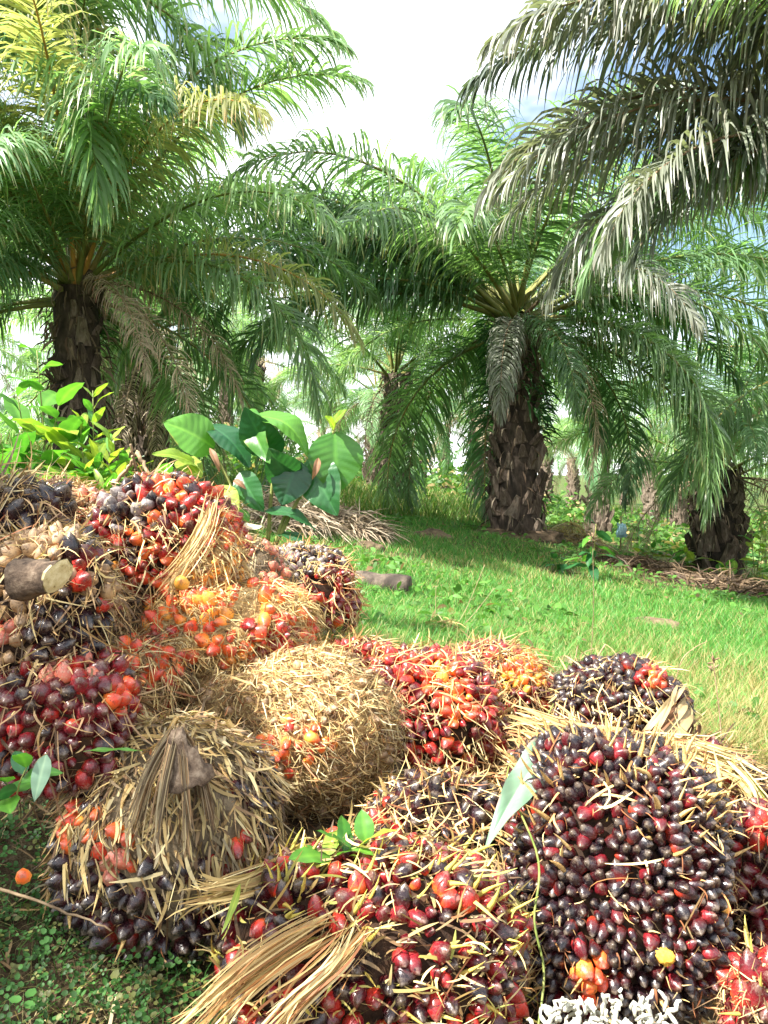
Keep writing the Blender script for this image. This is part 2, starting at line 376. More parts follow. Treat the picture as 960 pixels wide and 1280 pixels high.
# ------------------------------------------------------------------ fronds and palms
def frond_data(seed, L, e0, bend, n, droop, tipc=(2.6, 1.25, 1.3), width=0.045, spread=35, lmax=0.20, gap=0.0, bexp=1.35, twist=0.0):
    r = np.random.default_rng(seed)
    K = 40
    s = np.linspace(0, 1, K); ang = np.radians(e0) - np.radians(bend) * s ** bexp
    step = L / (K - 1)
    x = np.concatenate([[0], np.cumsum(np.cos(ang[:-1]) * step)]); z = np.concatenate([[0], np.cumsum(np.sin(ang[:-1]) * step)])
    yw = twist * L * s ** 2
    C = np.stack([x, yw, z], -1)
    T = nrm(np.gradient(C, axis=0))
    rv, rf = tube(C[::3], np.interp(s[::3], [0, 0.12, 1], [0.055, 0.028, 0.004]) * L / 4.5, 5, cap=False)
    # leaflets
    si = np.linspace(0.14, 0.995, n); si = np.concatenate([si, si + 0.3 / n]); sign = np.concatenate([np.ones(n), -np.ones(n)])
    si = np.clip(si + r.normal(0, 0.004, 2 * n), 0.13, 1)
    keep = r.random(2 * n) > gap
    si, sign = si[keep], sign[keep]; m = len(si)
    P0 = np.stack([np.interp(si, s, C[:, k]) for k in range(3)], -1)
    Tn = nrm(np.stack([np.interp(si, s, T[:, k]) for k in range(3)], -1))
    B = np.zeros((m, 3)); B[:, 1] = sign
    B = nrm(B - (B * Tn).sum(-1, keepdims=True) * Tn)
    U = np.cross(Tn, B) * sign[:, None]
    U = np.where(U[:, 2:3] < 0, -U, U)
    a = np.radians(np.interp(si, [0, 0.5, 0.85, 1], [75, 62, 45, 12]) + r.normal(0, 6, m))
    b = np.radians(r.choice([-0.55, 0.25, 1.0], m) * spread + r.normal(0, 9, m))
    d = np.cos(a)[:, None] * Tn + np.sin(a)[:, None] * (np.cos(b)[:, None] * B + np.sin(b)[:, None] * U)
    ln = L * lmax * np.interp(si, [0.12, 0.2, 0.45, 0.75, 0.92, 1], [0.35, 0.75, 1.0, 0.85, 0.55, 0.35]) * r.uniform(0.82, 1.1, m)
    k = 6; pts = [P0]; dirs = d.copy()
    dr = droop * r.uniform(0.6, 1.35, m)
    for j in range(k - 1):
        pts.append(pts[-1] + dirs * (ln / (k - 1))[:, None])
        dirs = nrm(dirs + np.array([0, 0, -1.0]) * (dr * (0.25 + 0.3 * j))[:, None] + r.normal(0, 0.05, (m, 3)))
    P = np.stack(pts, 1)
    S = nrm(Tn - (Tn * d).sum(-1, keepdims=True) * d + r.normal(0, 0.25, (m, 3)))
    W = width * (L / 4.5) * np.array([0.5, 1.0, 1.0, 0.85, 0.55, 0.06])[None, :] * r.uniform(0.75, 1.15, m)[:, None]
    V, F = ribbons(P, W, S)
    tint = r.uniform(0.72, 1.15, m)[:, None, None] * np.ones((1, 2 * k, 3))
    tint = tint * np.where(r.random(m) < 0.06, 1.5, 1.0)[:, None, None] * np.array([1.0, 1.0, 0.95])
    # browned leaflet ends
    end = np.repeat(np.array([0, 0, 0, 0, 0.25, 0.8]), 2)[None, :, None] * (r.random(m) < 0.35)[:, None, None]
    tint = tint * (1 - end) + end * np.array(tipc)
    return rv, rf, V, F, tint.reshape(-1, 3)

FRONDS = {}
def frond_meshes(key, seed, mat, rmat, **kw):
    rv, rf, V, F, c = frond_data(seed, 4.5, **kw)
    FRONDS.setdefault(key, []).append((make_mesh('frond', rv, rf, rmat), make_mesh('leaflets', V, F, mat, c)))

ELS = [82, 70, 58, 46, 34, 22, 8, -10]
for fam, mat, rm, w, dr in (('g', M_FROND, M_RACHIS, 0.031, 0.75), ('l', M_FROND_L, M_RACHIS, 0.031, 0.85), ('s', M_FROND_S, M_RACHIS_D, 0.032, 0.95), ('y', M_FROND_Y, M_RACHIS_O, 0.030, 0.8)):
    for ei, e in enumerate(ELS):
        for v in range(2 if fam != 'g' else 3):
            frond_meshes((fam, ei), 100 + ei * 10 + v + ord(fam), mat, rm, e0=e + 6 * (v - 0.5), bend=62 + 14 * v + (82 - e) * 0.32, n=165, droop=dr, tipc=((1.5, 1.15, 1.1) if fam == 's' else (2.6, 1.25, 1.3)), width=w, bexp=1.5, twist=0.05 * (v - 0.5))
for v in range(3):
    frond_meshes(('d', 0), 900 + v, M_FROND_D, M_RACHIS_D, e0=10 - 15 * v, bend=85, n=120, droop=1.0, width=0.022, lmax=0.17, gap=0.1, bexp=0.8)

# trunk pieces
def leaf_base_mesh(seed):
    r = np.random.default_rng(seed)
    # wedge-shaped stub: wide clasping foot, blunt torn top leaning outward (x out, z up)
    V = np.array([[-0.03, -0.14, 0], [-0.03, 0.14, 0], [0.05, 0.11, 0], [0.05, -0.11, 0],
                  [0.03, -0.085, 0.17], [0.03, 0.085, 0.17], [0.115, 0.065, 0.15], [0.115, -0.065, 0.15],
                  [0.085, -0.05, 0.30], [0.085, 0.05, 0.29], [0.15, 0.035, 0.26], [0.15, -0.035, 0.265]])
    V = V + r.normal(0, 0.009, V.shape)
    F = []
    for a in (0, 4):
        for j in range(4): F.append((a + j, a + (j + 1) % 4, a + 4 + (j + 1) % 4, a + 4 + j))
    F.append((8, 9, 10, 11)); F.append((3, 2, 1, 0))
    return make_mesh('leaf_base', V, np.array(F), M_LBASE, smooth=False), V, np.array(F)
LB = [leaf_base_mesh(s) for s in range(4)]

def trunk_arrays(H, r0, r1, seed):
    rr = np.random.default_rng(seed)
    hz = np.linspace(-0.3, H, 22); seg = 18
    V = []
    for h in hz:
        t = np.clip(h / H, 0, 1); rad = r0 + (r1 - r0) * t ** 0.7 + 0.10 * r0 * np.exp(-((h - 0.15) / 0.35) ** 2)
        th = np.arange(seg) * 2 * pi / seg
        q = rad * (1 + rr.normal(0, 0.035, seg))
        V.append(np.stack([q * np.cos(th), q * np.sin(th), np.full(seg, h)], -1))
    V = np.concatenate(V); F = []
    for i in range(len(hz) - 1):
        for j in range(seg): F.append((i * seg + j, i * seg + (j + 1) % seg, (i + 1) * seg + (j + 1) % seg, (i + 1) * seg + j))
    return V, np.array(F)

def palm(label, x, y, H, r0, r1, nf, fam, L, az0=0, seed=0, detail=2, extra=(), group=None, skip=(), dead=2, base_dz=0, emax=1.0, lean=(0, 0), ferns=False, emin=0):
    r = np.random.default_rng(seed + 500)
    root = thing('oil_palm', label, 'palm tree', (x, y, float(gz(x, y)) + base_dz), group)
    root.rotation_euler = (lean[0], lean[1], 0)
    V, F = trunk_arrays(H, r0, r1, seed)
    rows = int(H / 0.19); cnt = 0; bases = []
    for k in range(rows):
        for j in range(8):
            h = max(0.0, 0.05 + k * 0.19 + r.normal(0, 0.02)); th = (j + 0.5 * (k % 2)) * pi / 4 + k * 0.13 + r.normal(0, 0.05)
            t = h / H; rad = r0 + (r1 - r0) * t ** 0.7 + 0.10 * r0 * math.exp(-((h - 0.15) / 0.35) ** 2)
            sc = r.uniform(0.6, 1.25) * (rad / 0.38)
            if r.random() < 0.16: continue
            th += r.normal(0, 0.12); h += r.normal(0, 0.03)
            M = Matrix.Translation((rad * 0.97 * math.cos(th), rad * 0.97 * math.sin(th), h)) @ Matrix.Rotation(th, 4, 'Z') @ Matrix.Rotation(r.normal(0, 0.2), 4, 'X') @ Matrix.Rotation(r.normal(0.0, 0.16), 4, 'Y') @ Matrix.Diagonal((sc * r.uniform(0.7, 1.1), sc * r.uniform(0.7, 1.0), sc * r.uniform(0.9, 1.5), 1))
            bases.append((th, M))
    if detail >= 2:
        tr = obj('trunk', make_mesh('trunk', V, F, M_TRUNK), root)
        toc = math.atan2(-y, -x); joined = Acc()
        for th, M in bases:
            if math.cos(th - toc) > -0.45 and cnt < 295:
                obj('leaf_base', LB[int(r.integers(4))][0], tr, M=M); cnt += 1
            else:
                me, bv, bf = LB[int(r.integers(4))]; R3 = np.array(M)
                joined.add(bv @ R3[:3, :3].T + R3[:3, 3], bf)
        rb = np.random.default_rng(seed + 70); m = 420
        th = rb.uniform(0, 6.28, m); hh = rb.uniform(0.1, H + 0.1, m); rad = (r0 + (r1 - r0) * np.clip(hh / H, 0, 1)) * rb.uniform(1.0, 1.3, m)
        P0 = np.stack([np.cos(th) * rad, np.sin(th) * rad, hh], -1); d = nrm(np.stack([np.cos(th) * 0.5, np.sin(th) * 0.5, rb.normal(-0.5, 0.6, m)], -1)); pts = [P0]
        for q in range(4): pts.append(pts[-1] + d * (rb.uniform(0.02, 0.075, m))[:, None]); d = nrm(d + np.array([0, 0, -0.5]) + rb.normal(0, 0.25, (m, 3)))
        fv, ff = ribbons(np.stack(pts, 1), rb.uniform(0.006, 0.03, (m, 1)) * np.array([0.7, 1, 1, 0.6, 0.1])[None], nrm(np.cross(d, rb.normal(size=(m, 3)))))
        fc = np.array([(0.10, 0.065, 0.04), (0.18, 0.13, 0.085), (0.05, 0.035, 0.022), (0.26, 0.21, 0.15)])[rb.integers(4, size=m)]
        fo = obj('trunk_fibres', make_mesh('trunk_fibres', fv, ff, M_FIBRE, np.repeat(fc, 10, 0)), tr); fo['kind'] = 'stuff'
        if ferns:
            m = 900; th = rb.uniform(0, 6.28, m); hh = rb.uniform(H * 0.45, H, m); P0 = np.stack([np.cos(th) * r0, np.sin(th) * r0, hh], -1) ; d = nrm(np.stack([np.cos(th), np.sin(th), rb.normal(0.3, 0.5, m)], -1)); pts = [P0]
            keepf = vnoise(P0, 4.0, seed) > 0.05; P0 = P0[keepf]; d = d[keepf]; m = len(P0); pts = [P0]; l = rb.uniform(0.05, 0.12, m)
            for q in range(4): pts.append(pts[-1] + d * l[:, None] * 0.8); d = nrm(d + np.array([0, 0, -0.42]) + rb.normal(0, 0.12, (m, 3)))
            fv, ff = ribbons(np.stack(pts, 1), rb.uniform(0.012, 0.03, (m, 1)) * np.array([0.5, 1, 1, 0.7, 0.1])[None], nrm(np.cross(d, rb.normal(size=(m, 3)))))
            fo = obj('climbing_fern', make_mesh('climbing_fern', fv, ff, M_GRASS, np.repeat(np.array([(0.03, 0.09, 0.025)]) * rb.uniform(0.6, 2.0, (m, 1)), 10, 0)), tr); fo['kind'] = 'stuff'
        if joined.n:
            jo = obj('leaf_bases_behind', joined.mesh('leaf_bases_behind', M_LBASE, smooth=False), tr); jo['kind'] = 'stuff'
    else:
        A = Acc(); A.add(V, F)
        for th, M in bases:
            me, bv, bf = LB[int(r.integers(4))]; R3 = np.array(M); A.add(bv @ R3[:3, :3].T + R3[:3, 3], bf)
        obj('trunk', A.mesh('trunk', M_LBASE, smooth=False), root)
    spec = []
    for i in range(nf):
        q = (i + 0.5) / nf
        ei = int(np.clip(q ** 0.85 * emax * len(ELS) + r.normal(0, 0.5), emin, len(ELS) - 1))
        az = az0 + i * 2.39996 + r.normal(0, 0.12)
        if any(abs((az - a + pi) % (2 * pi) - pi) < w and ei >= e for a, w, e in skip): continue
        spec.append((fam, ei, az, L * r.uniform(0.86, 1.1) * (0.8 if ei < 1 else 1), q))
    for i in range(dead): spec.append(('d', 0, az0 + r.uniform(0, 6.28), L * r.uniform(0.55, 0.8), 1.0))
    spec += [(f, e, a, l, 0.6) for f, e, a, l in extra]
    if detail >= 1:
        for f, ei, az, l, q in spec:
            var = FRONDS[(f, ei)]; rm, lm = var[int(r.integers(len(var)))]
            rad = r1 * (0.25 + 0.45 * q)
            M = Matrix.Translation((rad * math.cos(az), rad * math.sin(az), H + 0.30 - 0.45 * q)) @ Matrix.Rotation(az, 4, 'Z') @ Matrix.Rotation(r.normal(0, 0.10), 4, 'X') @ Matrix.Scale(l / 4.5, 4)
            fo = obj('frond', rm, root, M=M); lo = obj('leaflets', lm, fo); lo['kind'] = 'stuff'
    return root

# ------------------------------------------------------------------ palms of the photograph
deg = math.radians
def px_x(px, Y): return (px - 480) / FPX * Y

def build_palms():
    # main palm, centre right
    palm('stout oil palm with dark stubbed trunk standing on the lawn right of centre', px_x(645, 10), 10, 2.65, 0.285, 0.22, 36, 'g', 3.9, az0=2.4, seed=1, dead=0, emax=1.2, emin=3, ferns=True,
         extra=[('d', 0, deg(-32), 2.3), ('g', 4, deg(176), 4.8), ('g', 4, deg(4), 4.6), ('g', 3, deg(186), 4.7), ('g', 7, deg(-78), 2.0), ('s', 7, deg(-108), 1.9), ('g', 5, deg(180), 4.1), ('g', 5, deg(194), 3.6), ('g', 4, deg(170), 4.2), ('g', 5, deg(-5), 4.1), ('g', 6, deg(-20), 3.9), ('s', 5, deg(-62), 2.9), ('g', 7, deg(-28), 3.4)], skip=[(deg(-90), 0.75, 5), (deg(195), 0.9, 6)])
    # left palm, dark trunk with dead fronds hanging
    palm('oil palm at left with black shaded trunk and orange leaf stalks', px_x(100, 7.6), 7.6, 1.9, 0.21, 0.20, 26, 'g', 3.1, az0=0.3, seed=2, dead=0, ferns=True, emax=1.1,
         extra=[('y', 3, deg(-45), 3.1), ('y', 2, deg(-75), 3.2), ('l', 3, deg(-60), 3.3), ('y', 5, deg(-10), 2.9), ('l', 2, deg(-20), 3.4), ('d', 0, deg(-25), 1.9), ('d', 0, deg(-48), 1.8), ('d', 0, deg(-5), 2.0), ('g', 6, deg(-100), 2.4), ('g', 6, deg(-130), 2.4), ('l', 4, deg(-82), 2.8), ('l', 3, deg(-108), 3.1), ('g', 5, deg(-92), 2.5), ('l', 4, deg(-30), 3.1), ('y', 2, deg(-95), 3.3)], skip=[(deg(-62), 0.3, 4)])
    # near right palm: crown just outside the frame
    palm('near oil palm at right edge whose silvery fronds fill the upper right', 3.95, 5.2, 2.95, 0.32, 0.28, 26, 's', 3.7, az0=1.0, seed=3, dead=0,
         extra=[('s', 2, deg(176), 3.5), ('s', 3, deg(187), 3.4), ('s', 3, deg(170), 3.7), ('s', 4, deg(180), 3.3), ('s', 4, deg(166), 3.3), ('s', 5, deg(188), 3.0), ('s', 5, deg(174), 3.1), ('s', 4, deg(173), 3.5), ('s', 3, deg(180), 3.6), ('s', 2, deg(192), 3.2), ('g', 5, deg(178), 2.9), ('g', 5, deg(170), 2.8), ('s', 5, deg(182), 2.6), ('s', 1, deg(180), 3.4), ('y', 2, deg(214), 3.3), ('l', 3, deg(205), 2.9)], skip=[(deg(200), 1.8, 0)])
    # pale palm behind the main one
    palm('tall pale green oil palm behind the stout one, crown against the white sky', px_x(630, 15), 15, 3.9, 0.26, 0.22, 16, 'l', 4.1, az0=0.8, seed=4, dead=0, extra=[('l', 2, deg(180), 4.6), ('l', 3, deg(190), 4.8), ('l', 1, deg(170), 4.4)])
    palm('slender dark trunked oil palm on the lawn edge left of centre', px_x(495, 17), 17, 2.7, 0.27, 0.24, 16, 'g', 3.5, az0=1.9, seed=5, dead=3, emax=0.8)
    palm('oil palm at right with dead fronds hanging over a thick brown trunk', px_x(897, 13), 13, 1.75, 0.36, 0.32, 14, 'l', 3.3, az0=0.2, seed=6, dead=6, emax=0.75)
    palm('tall light green oil palm behind the left palm', px_x(150, 14), 14, 3.6, 0.28, 0.24, 16, 'l', 3.5, az0=2.2, seed=7, dead=2)
    palm('oil palm behind the left thicket with straw coloured hanging skirt', px_x(182, 12), 12, 1.8, 0.30, 0.26, 16, 'l', 3.2, az0=0.9, seed=8, dead=6)
    palm('oil palm beyond the left frame edge, fronds hanging into the top left corner', -5.2, 7.8, 3.7, 0.32, 0.28, 24, 'l', 4.2, az0=0.5, seed=9, dead=2, detail=1, skip=[(deg(-90), 0.5, 4)],
         extra=[('l', 4, deg(-5), 5.0), ('g', 5, deg(-14), 4.6), ('l', 3, deg(3), 4.8), ('y', 4, deg(-28), 4.0), ('y', 5, deg(-20), 3.8), ('l', 3, deg(-40), 4.2), ('d', 0, deg(-15), 2.6)])
    palm('oil palm beyond the right edge, mid distance, behind the silvery fronds', 7.4, 12.5, 3.6, 0.34, 0.30, 22, 'g', 4.2, az0=0.5, seed=10, dead=2, detail=1)
    # palm left of the path behind the viewer: its fronds shade the lower left of the heap
    palm('oil palm left of the viewer, outside the picture, shading the heap corner', -6.2, -0.58, 2.7, 0.32, 0.28, 0, 'g', 4.0, az0=0.5, seed=12, dead=0, detail=1,
         extra=[('g', 5, deg(4), 3.95), ('g', 4, deg(9), 3.9), ('g', 5, deg(0), 3.8), ('g', 5, deg(7), 3.95), ('g', 5, deg(-3), 3.9), ('g', 4, deg(2), 3.85)] + [('g', 4, deg(a), 3.4) for a in (110, 150, 190, 230, 270)] + [('g', 2, deg(a), 3.6) for a in (130, 170, 210, 250)])
    # plantation behind, each its own tree
    rr = np.random.default_rng(77)
    spots = []
    for row in range(6):
        yy = 25 + row * 8.0
        for c in range(-4, 6):
            xx = c * 7.6 + (3.8 if row % 2 else 0) + rr.normal(0, 0.6)
            if abs(xx) < 0.62 * yy + 3: spots.append((xx, yy + rr.normal(0, 0.6)))
    for i, (xx, yy) in enumerate(spots):
        palm('distant oil palm in the plantation rows behind the lawn', xx, yy, rr.uniform(2.9, 4.5), 0.33, 0.28, 10, 'l' if rr.random() < 0.55 else 'g', rr.uniform(3.9, 4.7), az0=rr.uniform(0, 6), seed=50 + i, dead=2, detail=1, emax=0.95, group='distant plantation palms')
build_palms()

# ------------------------------------------------------------------ grass and undergrowth
def blades(n, xy, hmin, hmax, wid, colsA, colsB, seed, lean=0.5, mixf=None, k=3):
    r = np.random.default_rng(seed)
    x, y = xy[:, 0], xy[:, 1]
    z = gz(x, y) - 0.01
    P0 = np.stack([x, y, z], -1)
    h = r.uniform(hmin, hmax, n)
    az = r.uniform(0, 2 * pi, n); le = r.uniform(0.1, 1.0, n) * lean
    d = np.stack([np.cos(az) * le, np.sin(az) * le, np.ones(n)], -1); d = nrm(d)
    pts = [P0]; dd = d
    for j in range(k - 1):
        pts.append(pts[-1] + dd * (h / (k - 1))[:, None])
        dd = nrm(dd + np.stack([np.cos(az), np.sin(az), np.full(n, -0.4)], -1) * (0.35 * lean + r.uniform(0, 0.4, n))[:, None])
    P = np.stack(pts, 1)
    sa = r.uniform(0, 2 * pi, n); S = np.stack([np.cos(sa), np.sin(sa), np.zeros(n)], -1)
    W = (wid if np.ndim(wid) else np.full(n, wid))[:, None] * np.linspace(1, 0.12, k)[None, :]
    V, F = ribbons(P, W, S)
    t = r.random(n)[:, None]
    c = np.array(colsA[0]) * (1 - t) + np.array(colsA[1]) * t
    if mixf is not None:
        u = r.random(n)[:, None]; c2 = np.array(colsB[0]) * (1 - u) + np.array(colsB[1]) * u
        c = np.where((r.random(n) < mixf)[:, None], c2, c)
    c = np.repeat(c * r.uniform(0.8, 1.15, (n, 1)), 2 * k, 0)
    return V, F, c

G_A = ((0.05, 0.19, 0.034), (0.13, 0.32, 0.055)); G_B = ((0.30, 0.24, 0.10), (0.45, 0.37, 0.17))
def build_grass():
    r = np.random.default_rng(5)
    n = 260000
    y = 2.15 * (13.5 / 2.15) ** r.random(n); x = (r.uniform(-0.30, 0.62, n)) * y + r.uniform(-0.3, 0.3, n)
    f = vnoise(np.stack([x, y, 0 * x], -1), 1.6, 3); fine = vnoise(np.stack([x, y, 0 * x], -1), 6, 4)
    keep = (f + 0.5 * fine > -0.45 - 0.3 * r.random(n)) | (r.random(n) < 0.22)
    bare = np.exp(-(((x - px_x(645, 10)) / 0.9) ** 2 + ((y - 10) / 0.8) ** 2)) + 0.9 * np.exp(-(((x - 1.75) / 0.55) ** 2 + ((y - 3.0) / 0.5) ** 2)) + 0.7 * sm(9.5, 12, y) + 1.0 * np.exp(-(((x - 3.9) / 2.0) ** 2 + ((y - 8.6) / 2.0) ** 2))  # last term: brown bare ground in place of the palm shade on the right
    keep &= r.random(n) > bare * 0.9
    x, y, f = x[keep], y[keep], f[keep]; n = len(x)
    dry = np.clip(0.13 + 0.22 * sm(0.2, 0.9, -f) + 0.55 * np.exp(-(((x - 1.6) / 0.8) ** 2 + ((y - 3.0) / 0.7) ** 2)) + 0.5 * (1 - sm(2.2, 2.9, y)), 0, 0.9)
    V, F, c = blades(n, np.stack([x, y], -1), 0.03 + 0.02 * (f > 0.3), 0.085 + 0.05 * sm(-0.2, 0.8, f), 0.0037 * (y / 3) ** 0.8, G_A, G_B, 6, lean=0.7, mixf=dry)
    tag(obj('lawn_grass', make_mesh('lawn_grass', V, F, M_GRASS, c)), 'short bright green grass covering the slope behind the heap', 'grass', kind='stuff')
    # dry straw lying on the bare patch at right
    n = 5000; x = r.normal(1.75, 0.45, n); y = r.normal(3.0, 0.45, n)
    V, F, c = blades(n, np.stack([x, y], -1), 0.03, 0.11, 0.004, G_B, G_B, 8, lean=3.5)
    tag(obj('dry_grass_litter', make_mesh('dry_grass_litter', V, F, M_GRASS, c)), 'dry straw coloured grass litter beside the heap at right', 'dry grass', kind='stuff')
    # far rough growth under the palms
    n = 60000; y = 11 * (60 / 11.0) ** r.random(n); x = r.uniform(-0.6, 0.66, n) * y
    f = vnoise(np.stack([x, y, 0 * x], -1), 0.7, 9); k = f > -0.25; x, y, f = x[k], y[k], f[k]; n = len(x)
    V, F, c = blades(n, np.stack([x, y], -1), 0.08, 0.40, 0.02 * (y / 12) ** 0.8, ((0.05, 0.13, 0.02), (0.14, 0.24, 0.04)), G_B, 12, lean=0.6, mixf=np.clip(0.15 + 0.3 * sm(0, 0.8, -f), 0, 1))
    tag(obj('rough_grass', make_mesh('rough_grass', V, F, M_GRASS, c)), 'taller rough grass and weeds under the background palms', 'undergrowth', kind='stuff')
build_grass()

def leaf_arrays(base, tip, width, normal, arch=0.15, fold=0.18, nl=9, nw=4, wave=0.02, seed=0, shape=1.0, veins=0):
    """a broad leaf: spine from base to tip arched along normal, blade folded about the midrib"""
    r = np.random.default_rng(seed)
    base = np.asarray(base, float); tip = np.asarray(tip, float); ax = tip - base; L = np.linalg.norm(ax); ax = ax / L
    nn = np.asarray(normal, float); nn = nrm(nn - (nn @ ax) * ax); sd = np.cross(ax, nn)
    t = np.linspace(0, 1, nl); w = width * 0.5 * np.sin(pi * np.clip(t, 0.0, 1) ** (0.75 * shape)) ** 0.8
    w[0] = width * 0.03; w[-1] = 0
    u = np.linspace(-1, 1, 2 * nw + 1)
    ph = r.uniform(0, 6)
    V = []
    for i, tt in enumerate(t):
        c = base + ax * L * tt + nn * (arch * L * math.sin(pi * tt))
        for uu in u:
            q = uu * w[i]
            V.append(c + sd * q + nn * (fold * abs(q) - 0.9 * fold * q * q / max(width, 1e-6)) + nn * wave * L * math.sin(tt * 14 + ph + uu) * abs(uu))
    V = np.array(V); k = 2 * nw + 1
    F = np.array([(i * k + j, i * k + j + 1, (i + 1) * k + j + 1, (i + 1) * k + j) for i in range(nl - 1) for j in range(k - 1)])
    # slightly paler veins as true leaf colour
    if veins:
        tt_ = np.repeat(t, k); uu_ = np.tile(u, nl); ph_ = (tt_ - 0.16 * np.abs(uu_)) * veins; fr_ = np.abs((ph_ % 1.0) - 0.5) * 2
        V = V + nn * (0.016 * width * (1 - fr_ ** 2) * np.minimum(1, np.abs(uu_) * 3))[:, None]
        vein = np.clip((fr_ - 0.78) / 0.22, 0, 1); col = 0.95 + 0.22 * vein[:, None] * np.array([1.0, 0.9, 0.9]); col = col * np.ones((1, 3))
        mid = np.abs(uu_) < 0.06; col[mid] = (1.7, 1.45, 1.5)
        edge = (np.abs(uu_) > 0.9) & (vnoise(V, 60, seed) > 0.45); col[edge] = (2.6, 1.0, 1.2)
        return V, F, col
    col = np.ones((len(V), 3)); cen = np.arange(nl) * k + nw; col[cen] = (1.5, 1.35, 1.3)
    for i in range(1, nl, 2): col[i * k:(i + 1) * k] *= 0.86
    return V, F, col

def leaf_obj(name, parent, base, tip, width, normal, mat, **kw):
    V, F, c = leaf_arrays(base, tip, width, normal, **kw)
    return obj(name, make_mesh(name, V, F, mat, c), parent)

def build_undergrowth():
    r = np.random.default_rng(21)
    # leafy low thicket far behind
    n = 46000; y = 12.5 * (48 / 12.5) ** r.random(n); x = r.uniform(-0.62, 0.66, n) * y
    f = vnoise(np.stack([x, y, 0 * x], -1), 0.55, 31) + 0.5 * vnoise(np.stack([x, y, 0 * x], -1), 1.9, 32)
    k = f > -0.12 + 0.65 * (y < 16); x, y, f = x[k], y[k], f[k]; n = len(x)
    h = r.random(n) ** 0.8 * np.clip(f + 0.2, 0.15, 1.3) * (0.9 + 1.5 * sm(18, 42, y))
    z = gz(x, y) + h
    d = nrm(np.stack([r.normal(size=n), r.normal(size=n), r.normal(0.1, 0.5, n)], -1)); L = r.uniform(0.10, 0.26, n) * (y / 14) ** 0.5
    P = np.stack([x, y, z], -1)[:, None, :] + d[:, None, :] * (np.linspace(0, 1, 4)[None, :] * L[:, None])[:, :, None]
    P[:, :, 2] -= (np.linspace(0, 1, 4) ** 2)[None, :] * L[:, None] * 0.4
    S = nrm(np.cross(d, r.normal(size=(n, 3))))
    W = (L * 0.42)[:, None] * np.array([0.25, 1, 0.8, 0.05])[None, :]
    V, F = ribbons(P, W, S)
    t = r.random((n, 1)); c = np.array((0.035, 0.11, 0.02)) * (1 - t) + np.array((0.13, 0.25, 0.045)) * t
    c = np.where(r.random((n, 1)) < 0.12, np.array((0.34, 0.26, 0.12)), c)
    tag(obj('thicket', make_mesh('thicket', V, F, M_GRASS, np.repeat(c, 8, 0))), 'low leafy thicket under the palms in the background', 'undergrowth', kind='stuff')
build_undergrowth()

# ------------------------------------------------------------------ palm fruit bunches
def fruit_arrays(seed, seg=8):
    r = np.random.default_rng(seed)
    prof = [(0.26, 0.02), (0.44, 0.18), (0.50, 0.40), (0.42, 0.66), (0.22, 0.87), (0.07, 0.96)]
    V = []; sq = r.uniform(0.86, 1.08)
    lob = 1 + 0.10 * np.sin(np.arange(seg) * 2 * pi / seg * 3 + r.uniform(0, 6)) + r.normal(0, 0.055, seg)
    for rad, z in prof:
        th = np.arange(seg) * 2 * pi / seg
        V.append(np.stack([rad * lob * np.cos(th), rad * lob * np.sin(th) * sq, np.full(seg, z)], -1))
    V = np.concatenate(V + [np.array([[0, 0, 0.0], [0, 0, 1.02]])]); n = len(prof)
    Q = np.array([(i * seg + j, i * seg + (j + 1) % seg, (i + 1) * seg + (j + 1) % seg, (i + 1) * seg + j) for i in range(n - 1) for j in range(seg)])
    T = np.array([(len(V) - 2, (j + 1) % seg, j) for j in range(seg)] + [(len(V) - 1, (n - 1) * seg + j, (n - 1) * seg + (j + 1) % seg) for j in range(seg)])
    return V, Q, T
FR_A = [fruit_arrays(s) for s in range(6)]
def along(me, z):
    me.attributes.new('along', 'FLOAT', 'POINT').data.foreach_set('value', np.asarray(z, np.float32)); return me
FRUIT = {k: [along(make_mesh('fruit', V, [Q, T], m), V[:, 2]) for V, Q, T in FR_A] for k, m in M_FRUIT.items()}

def spine_mesh(seed, mat):
    r = np.random.default_rng(seed); t = np.linspace(0, 1, 5); b = r.uniform(0.05, 0.35)
    C = np.stack([b * t ** 2, r.normal(0, 0.03) * t, t], -1)
    V, F = tube(C, np.array([0.075, 0.085, 0.07, 0.042, 0.006]), 4, cap=False)
    V[:, 1] *= 0.6
    return make_mesh('spine', V, F, mat)
SPINES = {'t': [spine_mesh(s, M_SPINE) for s in range(3)], 'g': [spine_mesh(s + 5, M_SPINE_G) for s in range(3)]}

STRAW = [(0.60, 0.46, 0.20), (0.50, 0.36, 0.15), (0.36, 0.23, 0.09), (0.66, 0.54, 0.28)]
BROWN = [(0.20, 0.12, 0.06), (0.32, 0.20, 0.10), (0.10, 0.06, 0.03), (0.42, 0.28, 0.14)]
RUST = [(0.45, 0.22, 0.08), (0.52, 0.33, 0.14), (0.30, 0.12, 0.05), (0.58, 0.42, 0.20)]
MUDC = [(0.22, 0.16, 0.09), (0.32, 0.25, 0.14), (0.14, 0.10, 0.06), (0.42, 0.34, 0.20)]
GREENY = [(0.52, 0.45, 0.12), (0.36, 0.38, 0.09), (0.62, 0.50, 0.20), (0.45, 0.30, 0.10)]

def orient(z, r):
    z = Vector(z).normalized(); q = z.to_track_quat('Z', 'Y')
    return q.to_matrix().to_4x4() @ Matrix.Rotation(r.uniform(0, 6.28), 4, 'Z')

